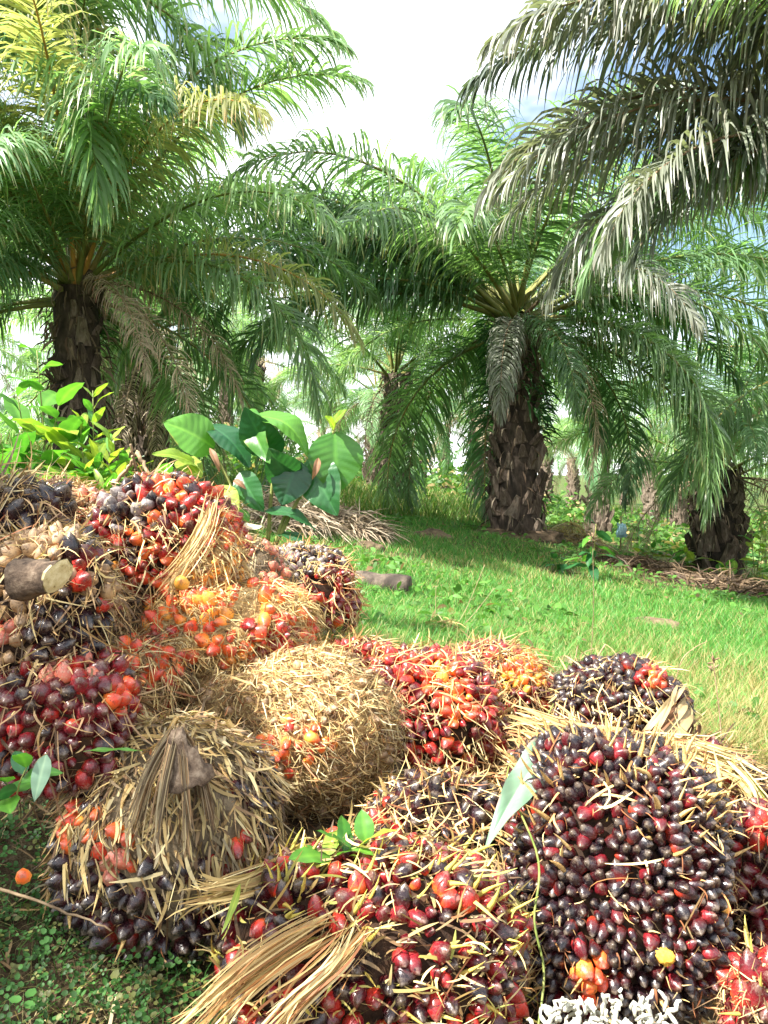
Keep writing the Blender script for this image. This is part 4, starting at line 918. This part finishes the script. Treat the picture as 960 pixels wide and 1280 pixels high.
def build_plants():
    g = lambda px, Y: np.array([px_x(px, Y), Y, float(gz(px_x(px, Y), Y))])
    plant('leafy_shrub', 'green broad leaved shrub at left edge behind the heap', 'shrub', g(45, 2.75), [at(20, 485, 2.7), at(46, 438, 2.75), at(75, 500, 2.65), at(100, 545, 2.7), at(5, 560, 2.6), at(60, 575, 2.55), at(30, 600, 2.5), at(95, 600, 2.5), at(85, 545, 2.6), at(25, 540, 2.6)], 0.185, 0.078, 12, [M_LEAF, M_LEAF, M_LEAF, M_LEAF, M_LEAF_Y], seed=1, droop=0.8)
    plant('yellow_green_weed', 'slender yellow green weed with whorled narrow leaves beside the shrub', 'weed', g(130, 2.6), [at(116, 488, 2.6), at(100, 530, 2.6), at(140, 545, 2.55), at(158, 575, 2.6), at(120, 570, 2.5), at(105, 585, 2.5), at(145, 595, 2.5), at(130, 605, 2.45)], 0.12, 0.027, 11, [M_LEAF_Y, M_LEAF_Y, M_LEAF], seed=2, whorl=True, droop=0.3)
    # plant with very large leaves
    Y = 2.75
    base = g(335, Y + 0.1)
    root = thing('large_leaf_plant', 'plant with very large glossy leaves standing behind the heap', 'plant', tuple(base))
    def P(px, py, dy=0.0): return at(px, py, Y + dy) - base
    stems = [[(335, 680), (340, 610), (350, 560), (330, 515)], [(345, 680), (375, 620), (405, 570), (420, 530)], [(320, 680), (290, 610), (265, 560)], [(335, 690), (300, 640), (262, 618)], [(340, 690), (360, 640), (385, 650)]]
    for sp in stems:
        C = catmull([P(a, b) for a, b in sp], 12); V, F = tube(C, np.linspace(0.008, 0.004, 12), 6)
        obj('stem', make_mesh('stem', V, F, M_STEM), root)
    cam_n = np.array([0, -1, 0.25])
    L = [((268, 560), (204, 528), 0.125, (0.1, -0.9, 0.5), M_LEAF, 0.1), ((262, 532), (312, 585), 0.10, (0.4, -0.6, 0.7), M_LEAF_D, 0.12),
         ((318, 520), (385, 572), 0.115, (0.5, -0.5, 0.8), M_LEAF, 0.22), ((345, 570), (306, 508), 0.12, (-0.4, -0.8, 0.3), M_LEAF_D, 0.08),
         ((310, 512), (338, 580), 0.075, (-0.5, -0.7, 0.4), M_LEAF, 0.08), ((372, 575), (352, 632), 0.11, (0.2, -0.9, 0.3), M_LEAF_D, 0.05),
         ((418, 540), (420, 618), 0.15, (0.15, -1, 0.35), M_LEAF, 0.08), ((388, 572), (422, 645), 0.12, (-0.3, -0.9, 0.35), M_LEAF_D, 0.1),
         ((262, 612), (296, 650), 0.10, (0.1, -0.8, 0.6), M_LEAF_Y, 0.1), ((250, 585), (190, 568), 0.075, (0, -0.6, 0.9), M_LEAF_Y, 0.1), ((225, 575), (252, 598), 0.07, (0, -0.6, 0.9), M_LEAF_Y, 0.1),
         ((330, 640), (394, 664), 0.07, (0.1, -0.35, 1), M_LEAF_D, 0.16), ((345, 668), (385, 682), 0.05, (0, -0.3, 1), M_LEAF_D, 0.1), ((415, 535), (434, 512), 0.035, (-0.5, -0.8, 0.3), M_LEAF_Y, 0.05), ((418, 535), (406, 520), 0.03, (0.5, -0.8, 0.3), M_LEAF_Y, 0.05),
         ((300, 590), (330, 640), 0.08, (-0.4, -0.7, 0.4), M_LEAF_D, 0.1), ((240, 565), (250, 545), 0.06, (0, -0.9, 0.4), M_LEAF_Y, 0.1), ((310, 640), (275, 668), 0.07, (0, -0.8, 0.5), M_LEAF, 0.1), ((365, 600), (335, 560), 0.10, (-0.2, -0.9, 0.3), M_LEAF_D, 0.1)]  # shade of backlit and inner leaves put in through the dark leaf material
    for i, (a, b, w, n, m, ar) in enumerate(L):
        leaf_obj('leaf', root, P(*a, 0.03 * math.sin(i * 2.1)), P(*b, -0.07 + 0.05 * math.sin(i * 1.3)), w * 1.25, n, m, arch=ar, seed=i, nl=40, nw=8, wave=0.016, veins=9)
    for i, (a, b, w) in enumerate([((262, 560), (275, 592), 0.022), ((398, 572), (390, 600), 0.024), ((292, 600), (308, 612), 0.022)]):
        o = leaf_obj('leaf', root, P(*a, -0.06), P(*b, -0.08), w, (0.3, -0.9, 0.2), M_LEAF_DRY, arch=0.2, seed=40 + i, fold=0.6)
        o['label'] = 'dry brown curled leaf'
    # slender sapling on the lawn, weeds beyond it
    plant('sapling', 'thin sapling with drooping dark leaves at the shaded lawn edge', 'sapling', g(745, 7), [at(745, 655, 7), at(738, 690, 7)], 0.24, 0.085, 7, [M_LEAF_D, M_LEAF], seed=3, droop=1.9, stem_r=0.008, start=0.45)
    plant('sapling', 'low dark sapling near the foot of the stout palm', 'sapling', g(698, 7.2), [at(690, 695, 7.2), at(712, 700, 7.2)], 0.17, 0.06, 6, [M_LEAF_D], seed=4, droop=1.2, stem_r=0.006)
    for i, (px, Yw, tp) in enumerate([(815, 12.5, [(800, 690), (818, 684), (832, 694)]), (850, 12.2, [(842, 694), (858, 690), (868, 700)]), (905, 10.5, [(897, 712), (908, 706), (918, 714)]), (948, 11, [(940, 660), (952, 640), (958, 668)])]):
        plant('weed', ['bright weed clump beyond the shaded strip, nearest the blue bag', 'bright weed clump second from the blue bag', 'small upright weed below the trunk with dead fronds', 'light green weed at far right edge'][i], 'weed', g(px, Yw), [at(a, b, Yw) for a, b in tp], 0.26, 0.09, 8, [M_LEAF_Y, M_LEAF], seed=10 + i, stem_r=0.008, start=0.1)
    plant('weed', 'weed with bright leaves in front of the palm trunks at left centre', 'weed', g(225, 3.6), [at(205, 590, 3.6), at(240, 600, 3.6), at(180, 600, 3.6)], 0.15, 0.06, 8, [M_LEAF, M_LEAF_D], seed=20)
    # creeper and sprigs on the heap
    plant('green_sprig', 'fresh light green sprig lying on the spiky front bunch', 'sprig', at(378, 1088, 1.15), [at(462, 1052, 1.15)], 0.075, 0.034, 7, [M_LEAF, M_LEAF_Y], seed=30, stem_r=0.002, start=0.3, droop=0.1)
    plant('creeper', 'small leaved green creeper over the dark gap by the pale leaf', 'creeper', at(660, 1000, 1.45), [at(640, 950, 1.45), at(700, 938, 1.40), at(690, 965, 1.40)], 0.035, 0.013, 8, [M_LEAF, M_LEAF_Y], seed=31, stem_r=0.0015, start=0.2)
    plant('creeper', 'yellow green creeper sprig below the vivid red bunch', 'creeper', at(580, 1012, 1.62), [at(555, 985, 1.58), at(575, 975, 1.58), at(605, 990, 1.58)], 0.036, 0.013, 7, [M_LEAF_Y, M_LEAF_Y, M_LEAF], seed=32, stem_r=0.0015, start=0.2)
    plant('seedling', 'seedling with dark green leaves at the left edge below the plump red bunch', 'seedling', at(15, 1010, 1.0), [at(35, 955, 1.0), at(8, 975, 1.0)], 0.05, 0.026, 4, [M_LEAF, M_LEAF_D], seed=33, stem_r=0.0015, start=0.3)
    def single(name, label, cat, a, Ya, b, Yb, w, n, mat, **kw):
        p = at(*a, Ya); o = leaf_obj(name, None, np.zeros(3), at(*b, Yb) - p, w, n, mat, **kw); o.location = p
        return tag(o, label, cat)
    single('fallen_leaf', 'large pale green leaf lying underside up between the front bunches', 'leaf', (700, 925), 1.50, (606, 1062), 1.24, 0.058, (-0.2, -0.8, 0.7), M_LEAF_MINT, arch=0.12, seed=1, nl=36, nw=6, wave=0.03, veins=8, fold=0.5)
    single('fallen_leaf', 'pale dry leaf at the heap top below the large leaf plant', 'leaf', (328, 658), 1.92, (284, 672), 1.85, 0.036, (0, -0.5, 0.9), M_LEAF_PALE, arch=0.1, seed=2)
    single('fallen_leaf', 'pale dry leaf resting on the straw yellow bunch', 'leaf', (222, 798), 1.76, (284, 815), 1.74, 0.042, (0, -0.6, 0.8), M_LEAF_PALE, arch=0.1, seed=3)
    single('fallen_leaf', 'grey green striped leaf hanging by the muddy bunch top', 'leaf', (58, 943), 1.0, (43, 1002), 0.97, 0.022, (0.2, -0.9, 0.2), M_LEAF_MINT, arch=0.06, seed=4)
    single('fallen_leaf', 'single green blade lying on the grey muddy bunch top', 'leaf', (104, 939), 1.15, (178, 938), 1.14, 0.007, (0, -0.4, 0.9), M_LEAF, arch=0.03, seed=5)
    single('fallen_leaf', 'light green blade lying over the left end of the spiky bunch', 'leaf', (300, 1105), 1.10, (277, 1168), 1.03, 0.010, (0.3, -0.9, 0.4), M_LEAF_Y, arch=0.1, seed=6)
    # thin vine
    C = catmull([at(*p) for p in [(692, 880, 1.62), (668, 925, 1.5), (634, 968, 1.42), (672, 1070, 1.18), (668, 1150, 1.12), (680, 1215, 1.10), (672, 1290, 1.06)]], 40)
    V, F = tube(C - C[0], 0.0018, 5); o = obj('vine', make_mesh('vine', V, F, M_STEM), loc=C[0]); tag(o, 'thin green vine hanging down between the two front bunches', 'vine')
    # loose fruits
    def loose(label, px, py, Yq, pal, s, d):
        o = obj('loose_fruit', FRUIT[pal][1], M=Matrix.Translation(at(px, py, Yq)) @ orient(d, np.random.default_rng(1)) @ Matrix.Diagonal((s, s, s * 1.15, 1))); tag(o, label, 'fruit')
    loose('single orange fruit fallen on the shaded soil at far left', 30, 1098, 1.08, 'orange', 0.022, (0.2, -0.6, 0.5))
    loose('round orange fruit resting by the yellow kernels', 228, 732, 1.60, 'yellow', 0.032, (0.1, -0.8, 0.4))

def wisp(label, path, n, spread, wid, cols, seed, cat='dry straw', name='straw_wisp'):
    p0 = np.asarray(path[0]); V, F, c = strands(n, [np.asarray(q) - p0 for q in path], spread, wid, cols, seed)
    o = obj(name, make_mesh(name, V, F, M_FIBRE, c), loc=p0); return tag(o, label, cat)

def build_debris():
    r = np.random.default_rng(91)
    wisp('thick bundle of straw coloured dry leaflets across the spiky bunch, left end', [at(432, 1138, 1.10), at(350, 1185, 1.0), at(285, 1235, 0.96), at(222, 1300, 0.95)], 70, 0.013, 0.0026, STRAW + RUST, 1)
    wisp('straw bundle running down the middle of the spiky bunch', [at(452, 1160, 1.05), at(420, 1205, 0.985), at(365, 1255, 0.95), at(325, 1310, 0.93)], 60, 0.010, 0.0024, STRAW + RUST, 2)
    wisp('short straw tuft in the notch left of the spiky bunch', [at(345, 1090, 1.18), at(300, 1108, 1.12), at(240, 1122, 1.08)], 50, 0.009, 0.004, STRAW, 3)
    wisp('long straw wisp hanging over the glossy dark red bunch', [at(262, 632, 1.74), at(252, 668, 1.64), at(225, 712, 1.60), at(203, 742, 1.60)], 60, 0.012, 0.0026, STRAW + RUST, 4)
    wisp('frayed grey straw tangle at the upper left edge', [at(-30, 690, 1.5), at(0, 625, 1.5), at(40, 610, 1.6)], 70, 0.03, 0.004, MUDC + STRAW, 6)
    wisp('frayed straw along the far rim of the big spined bunch', [at(665, 905, 1.60), at(720, 925, 1.52), at(800, 935, 1.50), at(880, 955, 1.55)], 110, 0.020, 0.0045, STRAW + RUST, 7)
    wisp('straw fringe between the right hand bunches', [at(850, 940, 1.60), at(900, 955, 1.55), at(960, 985, 1.55)], 60, 0.018, 0.004, STRAW, 8)
    wisp('dry straw blades bent over the right edge of the heap', [at(905, 950, 1.55), at(938, 985, 1.50), at(958, 1030, 1.46)], 26, 0.008, 0.006, STRAW + GREENY, 9)
    wisp('pale straw tuft spreading from the rounded bunch to the lawn', [at(695, 900, 1.95), at(715, 915, 1.8), at(700, 945, 1.75)], 40, 0.02, 0.004, STRAW, 10)
    # loose straw scattered over the whole heap
    V_, F_, C_, nb = [], [], [], 0
    A = Acc()
    for (root, c, (rx, ry, rz)) in BUNCHES:
        m = 34
        d = nrm(r.normal(size=(m, 3)) + np.array([0, -0.6, 0.9])); p = c + d * np.array([rx, ry, rz]) * 1.06
        tg = nrm(np.cross(d, r.normal(size=(m, 3)))); l = r.uniform(0.03, 0.13, m)
        K = 6; t = np.linspace(-0.5, 0.5, K)
        P = p[:, None, :] + tg[:, None, :] * (t[None, :] * l[:, None])[:, :, None] - d[:, None, :] * ((t ** 2)[None, :] * (l * 0.9)[:, None] - 0.006)[:, :, None] + (r.normal(0, 0.006, (m, 1, 3)) * (t ** 2 * 12)[None, :, None])
        V, F = ribbons(P, 0.003 * r.uniform(0.4, 1.5, (m, 1)) * np.array([0.4, 1, 1, 1, 0.7, 0.2])[None], nrm(np.cross(tg, d + r.normal(0, 0.5, (m, 3)))))
        cc = np.array(STRAW + RUST)[r.integers(8, size=m)]
        A.add(V, F, np.repeat(cc, 2 * K, 0))
    tag(obj('loose_straw', A.mesh('loose_straw', M_FIBRE, cols=True)), 'loose straws and fibres scattered over the fruit heap', 'dry straw', kind='stuff')
    # white dried branchlets at the bottom edge
    base = at(752, 1300, 1.02); root = thing('dried_flower_stalk', 'chalk white dried branching flower stalk at the bottom edge', 'dried flower', tuple(base))
    for i in range(110):
        p = at(r.uniform(676, 836), r.uniform(1258, 1305), 1.03 + r.uniform(-0.04, 0.03)) - base
        C = [p]; d = nrm(r.normal(0, 0.6, 3) + np.array([0, -0.2, 0.9]))
        for q in range(6): C.append(C[-1] + d * 0.0055); d = nrm(d + r.normal(0, 0.7, 3))
        V, F = tube(np.array(C), 0.0024 * np.array([1, 1.1, 1.25, 1.0, 1.3, 1.1, 0.7]) * r.uniform(0.7, 1.2), 6)
        obj('branchlet', make_mesh('branchlet', V, F, M_CHALK), root)
    # twigs
    def twig(label, path, rad, mat=M_TWIG, name='twig'):
        C = catmull([np.asarray(p) for p in path], 16); C = C + r.normal(0, rad * 0.35, C.shape)
        V, F = tube(C - C[0], np.linspace(rad, rad * 0.5, 16), 6); o = obj(name, make_mesh(name, V, F, mat), loc=C[0]); return tag(o, label, 'twig')
    twig('thin grey twig lying on the shaded soil at lower left', [at(-10, 1108, 1.12), at(70, 1135, 1.10), at(140, 1162, 1.08)], 0.0025)
    twig('forked tan stick poking up behind the glossy bunch, left prong', [at(140, 605, 2.1), at(160, 585, 2.05), at(172, 562, 2.0)], 0.006)
    twig('tan stick crossing the left prong behind the glossy bunch', [at(170, 600, 2.05), at(168, 580, 2.03), at(165, 555, 2.0)], 0.006)
    twig('tan stick leaning right behind the glossy bunch', [at(172, 565, 2.0), at(185, 590, 1.98), at(205, 625, 1.9)], 0.006)
    twig('bleached branch lying on the dark strip at right', [at(895, 735, 8.0), at(925, 762, 7.8), at(975, 775, 7.6)], 0.022)
    twig('bleached branch at the right lawn edge, lower one', [at(920, 770, 6.6), at(945, 790, 6.5), at(985, 800, 6.4)], 0.02)
    # logs on the lawn
    def log(label, a, b, rad, hollow=False):
        C = np.linspace(a, b, 9); V, F = tube(C - C[0], rad * (1 + 0.08 * np.sin(np.arange(9) * 2.2)), 12); V = V + rad * 0.12 * vnoise(V, 30 / max(rad * 10, .3), 3)[:, None] * np.array([1, 1, 1])
        o = obj('log', make_mesh('log', V, F, M_LOG), loc=C[0]); return tag(o, label, 'log')
    def onground(px, Y, up): x = px_x(px, Y); return np.array([x, Y, float(gz(x, Y)) + up])
    log('short black log on the grass behind the grey black bunch', at(415, 724, 4.4), at(512, 734, 4.3), 0.06)
    log('grey weathered log on the grass at the right', at(858, 836, 3.55), at(948, 856, 3.45), 0.042)
    # mounds
    def mound(label, px, Y, w, h, mat):
        iv, it = ico(4); p = onground(px, Y, -0.01); V = iv * np.array([w, w * 0.8, h]) * (1 + 0.18 * vnoise(iv, 6, int(px)))[:, None]
        V = V[:]; o = obj('soil_mound', make_mesh('soil_mound', V, it, mat), loc=p); return tag(o, label, 'mound')
    mound('low brown soil mound in the middle of the lawn', 818, 4.6, 0.16, 0.06, M_SOIL)
    mound('dark soil mound left of the stout palm foot', 540, 8.6, 0.22, 0.09, M_SOIL)
    mound('small tan soil mound on the sunny strip of grass', 458, 6.6, 0.14, 0.06, M_SOIL)
    mound('earth mound around the foot of the stout palm', 645, 10, 0.62, 0.14, M_SOIL)
    def heapstraw(label, px, Y, w, h, n, cols, seed, name='straw_pile', cat='dry straw', l=(0.1, 0.3), wd=0.006):
        q = np.random.default_rng(seed); p = onground(px, Y, 0)
        a = q.uniform(0, 6.28, n); rad = np.sqrt(q.random(n)); P0 = np.stack([np.cos(a) * rad * w, np.sin(a) * rad * w * 0.8, h * (1 - rad ** 2) * q.uniform(0.3, 1.05, n)], -1)
        d = nrm(np.stack([q.normal(size=n), q.normal(size=n), q.normal(0, 0.35, n) + 0.1], -1)); L = q.uniform(*l, n); t = np.linspace(-0.5, 0.5, 5)
        P = P0[:, None, :] + d[:, None, :] * (t[None] * L[:, None])[:, :, None]; P[:, :, 2] -= (t ** 2)[None] * L[:, None] * 0.8
        V, F = ribbons(P, wd * q.uniform(0.5, 1.4, (n, 1)) * np.array([0.4, 1, 1, 0.8, 0.2])[None], nrm(np.cross(d, q.normal(size=(n, 3)))))
        V[:, 2] = np.maximum(V[:, 2], gz(V[:, 0] + p[0], V[:, 1] + p[1]) - p[2] + 0.005)
        cc = np.array(cols)[q.integers(len(cols), size=n)]
        o = obj(name, make_mesh(name, V, F, M_FIBRE, np.repeat(cc, 10, 0)), loc=p); return tag(o, label, cat)
    GREY = [(0.34, 0.27, 0.19), (0.24, 0.18, 0.12), (0.44, 0.36, 0.26), (0.15, 0.11, 0.07)]
    heapstraw('pile of dead grey palm fronds behind the large leaf plant', 425, 7.2, 0.42, 0.26, 900, GREY, 1, name='dead_frond_pile', l=(0.25, 0.7), wd=0.012, cat='frond pile')
    heapstraw('dead frond litter heap behind the large leaf plant, further left', 345, 6.4, 0.45, 0.30, 700, GREY, 5, name='dead_frond_pile', l=(0.25, 0.7), wd=0.012, cat='frond pile')
    heapstraw('small heap of tan hay on the near grass behind the vivid red bunch', 556, 3.1, 0.10, 0.085, 420, STRAW + BROWN, 2, l=(0.04, 0.12), wd=0.003)
    heapstraw('straw pile on the sunny ground right of the stout palm', 712, 11.5, 0.5, 0.35, 700, GREY + STRAW, 3, l=(0.2, 0.6), wd=0.012)
    heapstraw('tan straw tuft on the bare patch beside the black berried bunch', 905, 2.75, 0.16, 0.04, 400, STRAW, 4, l=(0.04, 0.15), wd=0.003)
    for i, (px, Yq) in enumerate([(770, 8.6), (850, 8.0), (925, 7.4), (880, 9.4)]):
        heapstraw(['low litter of brown dead fronds on the shaded strip, nearest the stout palm', 'brown dead frond litter in the middle of the shaded strip', 'brown dead frond litter on the shaded strip by the right edge', 'dead frond litter below the far right trunk'][i], px, Yq, 0.75, 0.12, 650, [(0.12, 0.08, 0.045), (0.18, 0.125, 0.075), (0.07, 0.045, 0.028), (0.045, 0.03, 0.018)], 60 + i, name='dead_frond_pile', l=(0.2, 0.7), wd=0.012, cat='frond pile')  # litter colours darkened, standing for the band of palm shade on the lawn
    # tall dry grass stalks
    def stalk(label, path, rad=0.0016, head=0):
        C = catmull([np.asarray(p) for p in path], 14); A = Acc(); A.add(*tube(C - C[0], np.linspace(rad, rad * 0.6, 14), 5))
        for i in range(head):
            t = 0.86 + 0.14 * i / head; p = C[min(13, int(t * 13))] - C[0] + r.normal(0, 0.003, 3); d = nrm(r.normal(size=3) + np.array([0, 0, 1.2]))
            A.add(*tube(np.stack([p, p + d * 0.012, p + d * 0.02]), [0.001, 0.0025, 0.0006], 4))
        o = obj('grass_stalk', A.mesh('grass_stalk', M_TWIG), loc=C[0]); return tag(o, label, 'grass stalk')
    stalk('tall upright pale grass stalk with seed head, left of the sapling', [onground(740, 2.9, 0), at(742, 760, 2.88), at(741, 690, 2.86), at(740, 668, 2.86)], head=16)
    stalk('dry stalk leaning right above the hay heap', [onground(555, 3.2, 0), at(578, 770, 3.2), at(606, 706, 3.2)])
    stalk('second leaning dry stalk above the hay heap, bent lower', [onground(560, 3.1, 0), at(590, 770, 3.1), at(618, 735, 3.1)])
    stalk('upright dry stalk left of the hay heap', [onground(542, 3.3, 0), at(544, 770, 3.3), at(545, 732, 3.3)])
    stalk('dry stalk beside the straw crusted grey bunch', [onground(470, 3.4, 0), at(480, 800, 3.4), at(488, 762, 3.4)])
    stalk('pair of pale blades behind the rounded bunch, left one', [onground(705, 2.6, 0), at(715, 840, 2.6), at(722, 808, 2.6)], 0.003)
    stalk('pair of pale blades behind the rounded bunch, right one', [onground(722, 2.55, 0), at(735, 840, 2.55), at(757, 805, 2.55)], 0.004)
    stalk('thin dry stem rising from the bare patch at far right', [at(905, 1000, 1.9), at(900, 900, 2.0), at(890, 815, 2.05)], 0.002, head=8)
    stalk('arched dry stem over the weathered log', [onground(842, 2.6, 0), at(850, 830, 2.6), at(868, 810, 2.6), at(884, 802, 2.6)], 0.002)
    # blue bag on a stick
    p = at(777, 663, 14); gx, gy = np.meshgrid(np.linspace(-1, 1, 7), np.linspace(-1, 1, 8)); rim = (1 - np.maximum(np.abs(gx), np.abs(gy)) ** 4)
    V = np.stack([gx * 0.085 * (1 - 0.15 * gy) + 0.012 * np.sin(gy * 5), -0.045 * rim - 0.012 * np.sin(gx * 7 + gy * 4), gy * 0.125 + 0.01 * np.sin(gx * 6)], -1).reshape(-1, 3)
    F = np.array([(i * 7 + j, i * 7 + j + 1, i * 7 + j + 8, i * 7 + j + 7) for i in range(7) for j in range(6)]); V2 = V * np.array([1, -1, 1]); A = Acc(); A.add(V, F); A.add(V2, F)
    root = thing('blue_bag', 'small pale blue plastic bag hung on a stick far right', 'bag', tuple(p)); obj('bag', A.mesh('bag', M_BAG), root)
    V, F = tube(np.array([[0, 0.05, 0.25], [0, 0.05, float(gz(p[0], p[1])) - p[2] - 0.05]]), 0.015, 6); obj('stick', make_mesh('stick', V, F, M_TWIG), root)
    # low ground cover at the lower left corner
    q = np.random.default_rng(17); n = 5200
    x = q.uniform(-0.80, -0.16, n); y = q.uniform(0.72, 1.5, n); f = vnoise(np.stack([x, y, 0 * x], -1), 9, 3)
    k = (f > -0.35) & (y < 1.5 - 0.35 * (x + 0.8)); x, y = x[k], y[k]; n = len(x); z = gz(x, y) + q.uniform(0.005, 0.06, n)
    A = Acc(); th = np.arange(7) * 2 * pi / 7; shp = np.array([1.15, 0.95, 0.75, 0.55, 0.55, 0.75, 0.95])
    for i in range(n):
        s = q.uniform(0.0025, 0.0065) * (1.6 if q.random() < 0.05 else 1); nn = nrm(np.array([q.normal(0, 0.45), q.normal(-0.2, 0.45), 1.0])); a0 = q.uniform(0, 6.28)
        a = nrm(np.cross(nn, [math.cos(a0), math.sin(a0), 0])); b = np.cross(nn, a); cc = (np.array((0.05, 0.13, 0.03)) if q.random() < 0.8 else np.array((0.16, 0.17, 0.05))) * q.uniform(0.5, 1.8); P = np.array([x[i], y[i], z[i]])
        for k3 in range(3 if i % 2 else 1):
            ang = k3 * 2.09; e1 = math.cos(ang) * a + math.sin(ang) * b; e2 = np.cross(nn, e1); cen = P + e1 * s * 0.95 - nn * s * 0.2
            ring = cen + nn * s * 0.2 + s * shp[:, None] * (np.cos(th)[:, None] * e1 + 0.85 * np.sin(th)[:, None] * e2)
            A.add(np.vstack([cen[None], ring]), np.array([(0, 1 + j, 1 + (j + 1) % 7) for j in range(7)]), cc)
    n2 = 2200; xb = q.uniform(-0.8, -0.12, n2); yb = q.uniform(0.72, 1.3, n2)
    V, F, c = blades(n2, np.stack([xb, yb], -1), 0.03, 0.09, 0.0022, G_A, G_B, 33, lean=1.2, mixf=np.full(n2, 0.45)); A.add(V, F, c)
    tag(obj('ground_cover', A.mesh('ground_cover', M_GRASS, cols=True)), 'low round leaved ground cover in the shaded lower left corner', 'ground cover', kind='stuff')
def build_litter():
    q = np.random.default_rng(44); n = 6500
    x = q.uniform(-1.2, 1.3, n); y = q.uniform(0.72, 2.7, n); P0 = np.stack([x, y, gz(x, y) + 0.006], -1)
    d = nrm(np.stack([q.normal(size=n), q.normal(size=n), q.normal(0.05, 0.15, n)], -1)); l = q.uniform(0.015, 0.10, n); t = np.linspace(0, 1, 4)
    P = P0[:, None, :] + d[:, None, :] * (t[None] * l[:, None])[:, :, None]; P[:, :, 2] = np.maximum(P[:, :, 2], gz(P[:, :, 0], P[:, :, 1]) + 0.004) + 0.01 * np.sin(t * pi)[None] * q.random((n, 1))
    V, F = ribbons(P, q.uniform(0.0015, 0.006, (n, 1)) * np.array([0.5, 1, 0.9, 0.2])[None], nrm(np.cross(d, np.array([0, 0, 1.0]) + q.normal(0, 0.4, (n, 3)))))
    c = np.array(STRAW + BROWN + BROWN + MUDC)[q.integers(16, size=n)]
    tag(obj('plant_litter', make_mesh('plant_litter', V, F, M_FIBRE, np.repeat(c, 8, 0))), 'brown plant litter strewn on the soil round the heap', 'litter', kind='stuff')
    # broad leaved lawn weeds and fallen brown bits
    n = 5200; y = 2.4 * (12 / 2.4) ** q.random(n); x = q.uniform(-0.2, 0.6, n) * y; f = vnoise(np.stack([x, y, 0 * x], -1), 2.4, 8); k = f > 0.1; x, y = x[k], y[k]; n = len(x)
    d = nrm(np.stack([q.normal(size=n), q.normal(size=n), q.uniform(0.1, 1.0, n)], -1)); l = q.uniform(0.03, 0.08, n) * (y / 3.5) ** 0.4; P0 = np.stack([x, y, gz(x, y) + q.uniform(0.01, 0.07, n)], -1); t = np.linspace(0, 1, 4)
    P = P0[:, None, :] + d[:, None, :] * (t[None] * l[:, None])[:, :, None]; P[:, :, 2] -= (t ** 2)[None] * l[:, None] * 0.4
    V, F = ribbons(P, (l * 0.4)[:, None] * np.array([0.2, 1, 0.8, 0.1])[None], nrm(np.cross(d, q.normal(size=(n, 3)) + np.array([0, 0, 1.0]))))
    c = np.where(q.random((n, 1)) < 0.10, np.array((0.22, 0.14, 0.07)), np.array((0.08, 0.19, 0.035))) * q.uniform(0.6, 1.5, (n, 1))
    tag(obj('lawn_weeds', make_mesh('lawn_weeds', V, F, M_GRASS, np.repeat(c, 8, 0))), 'small broad leaved weeds and dead leaves scattered through the lawn', 'weeds', kind='stuff')
build_plants()
build_debris()
build_litter()
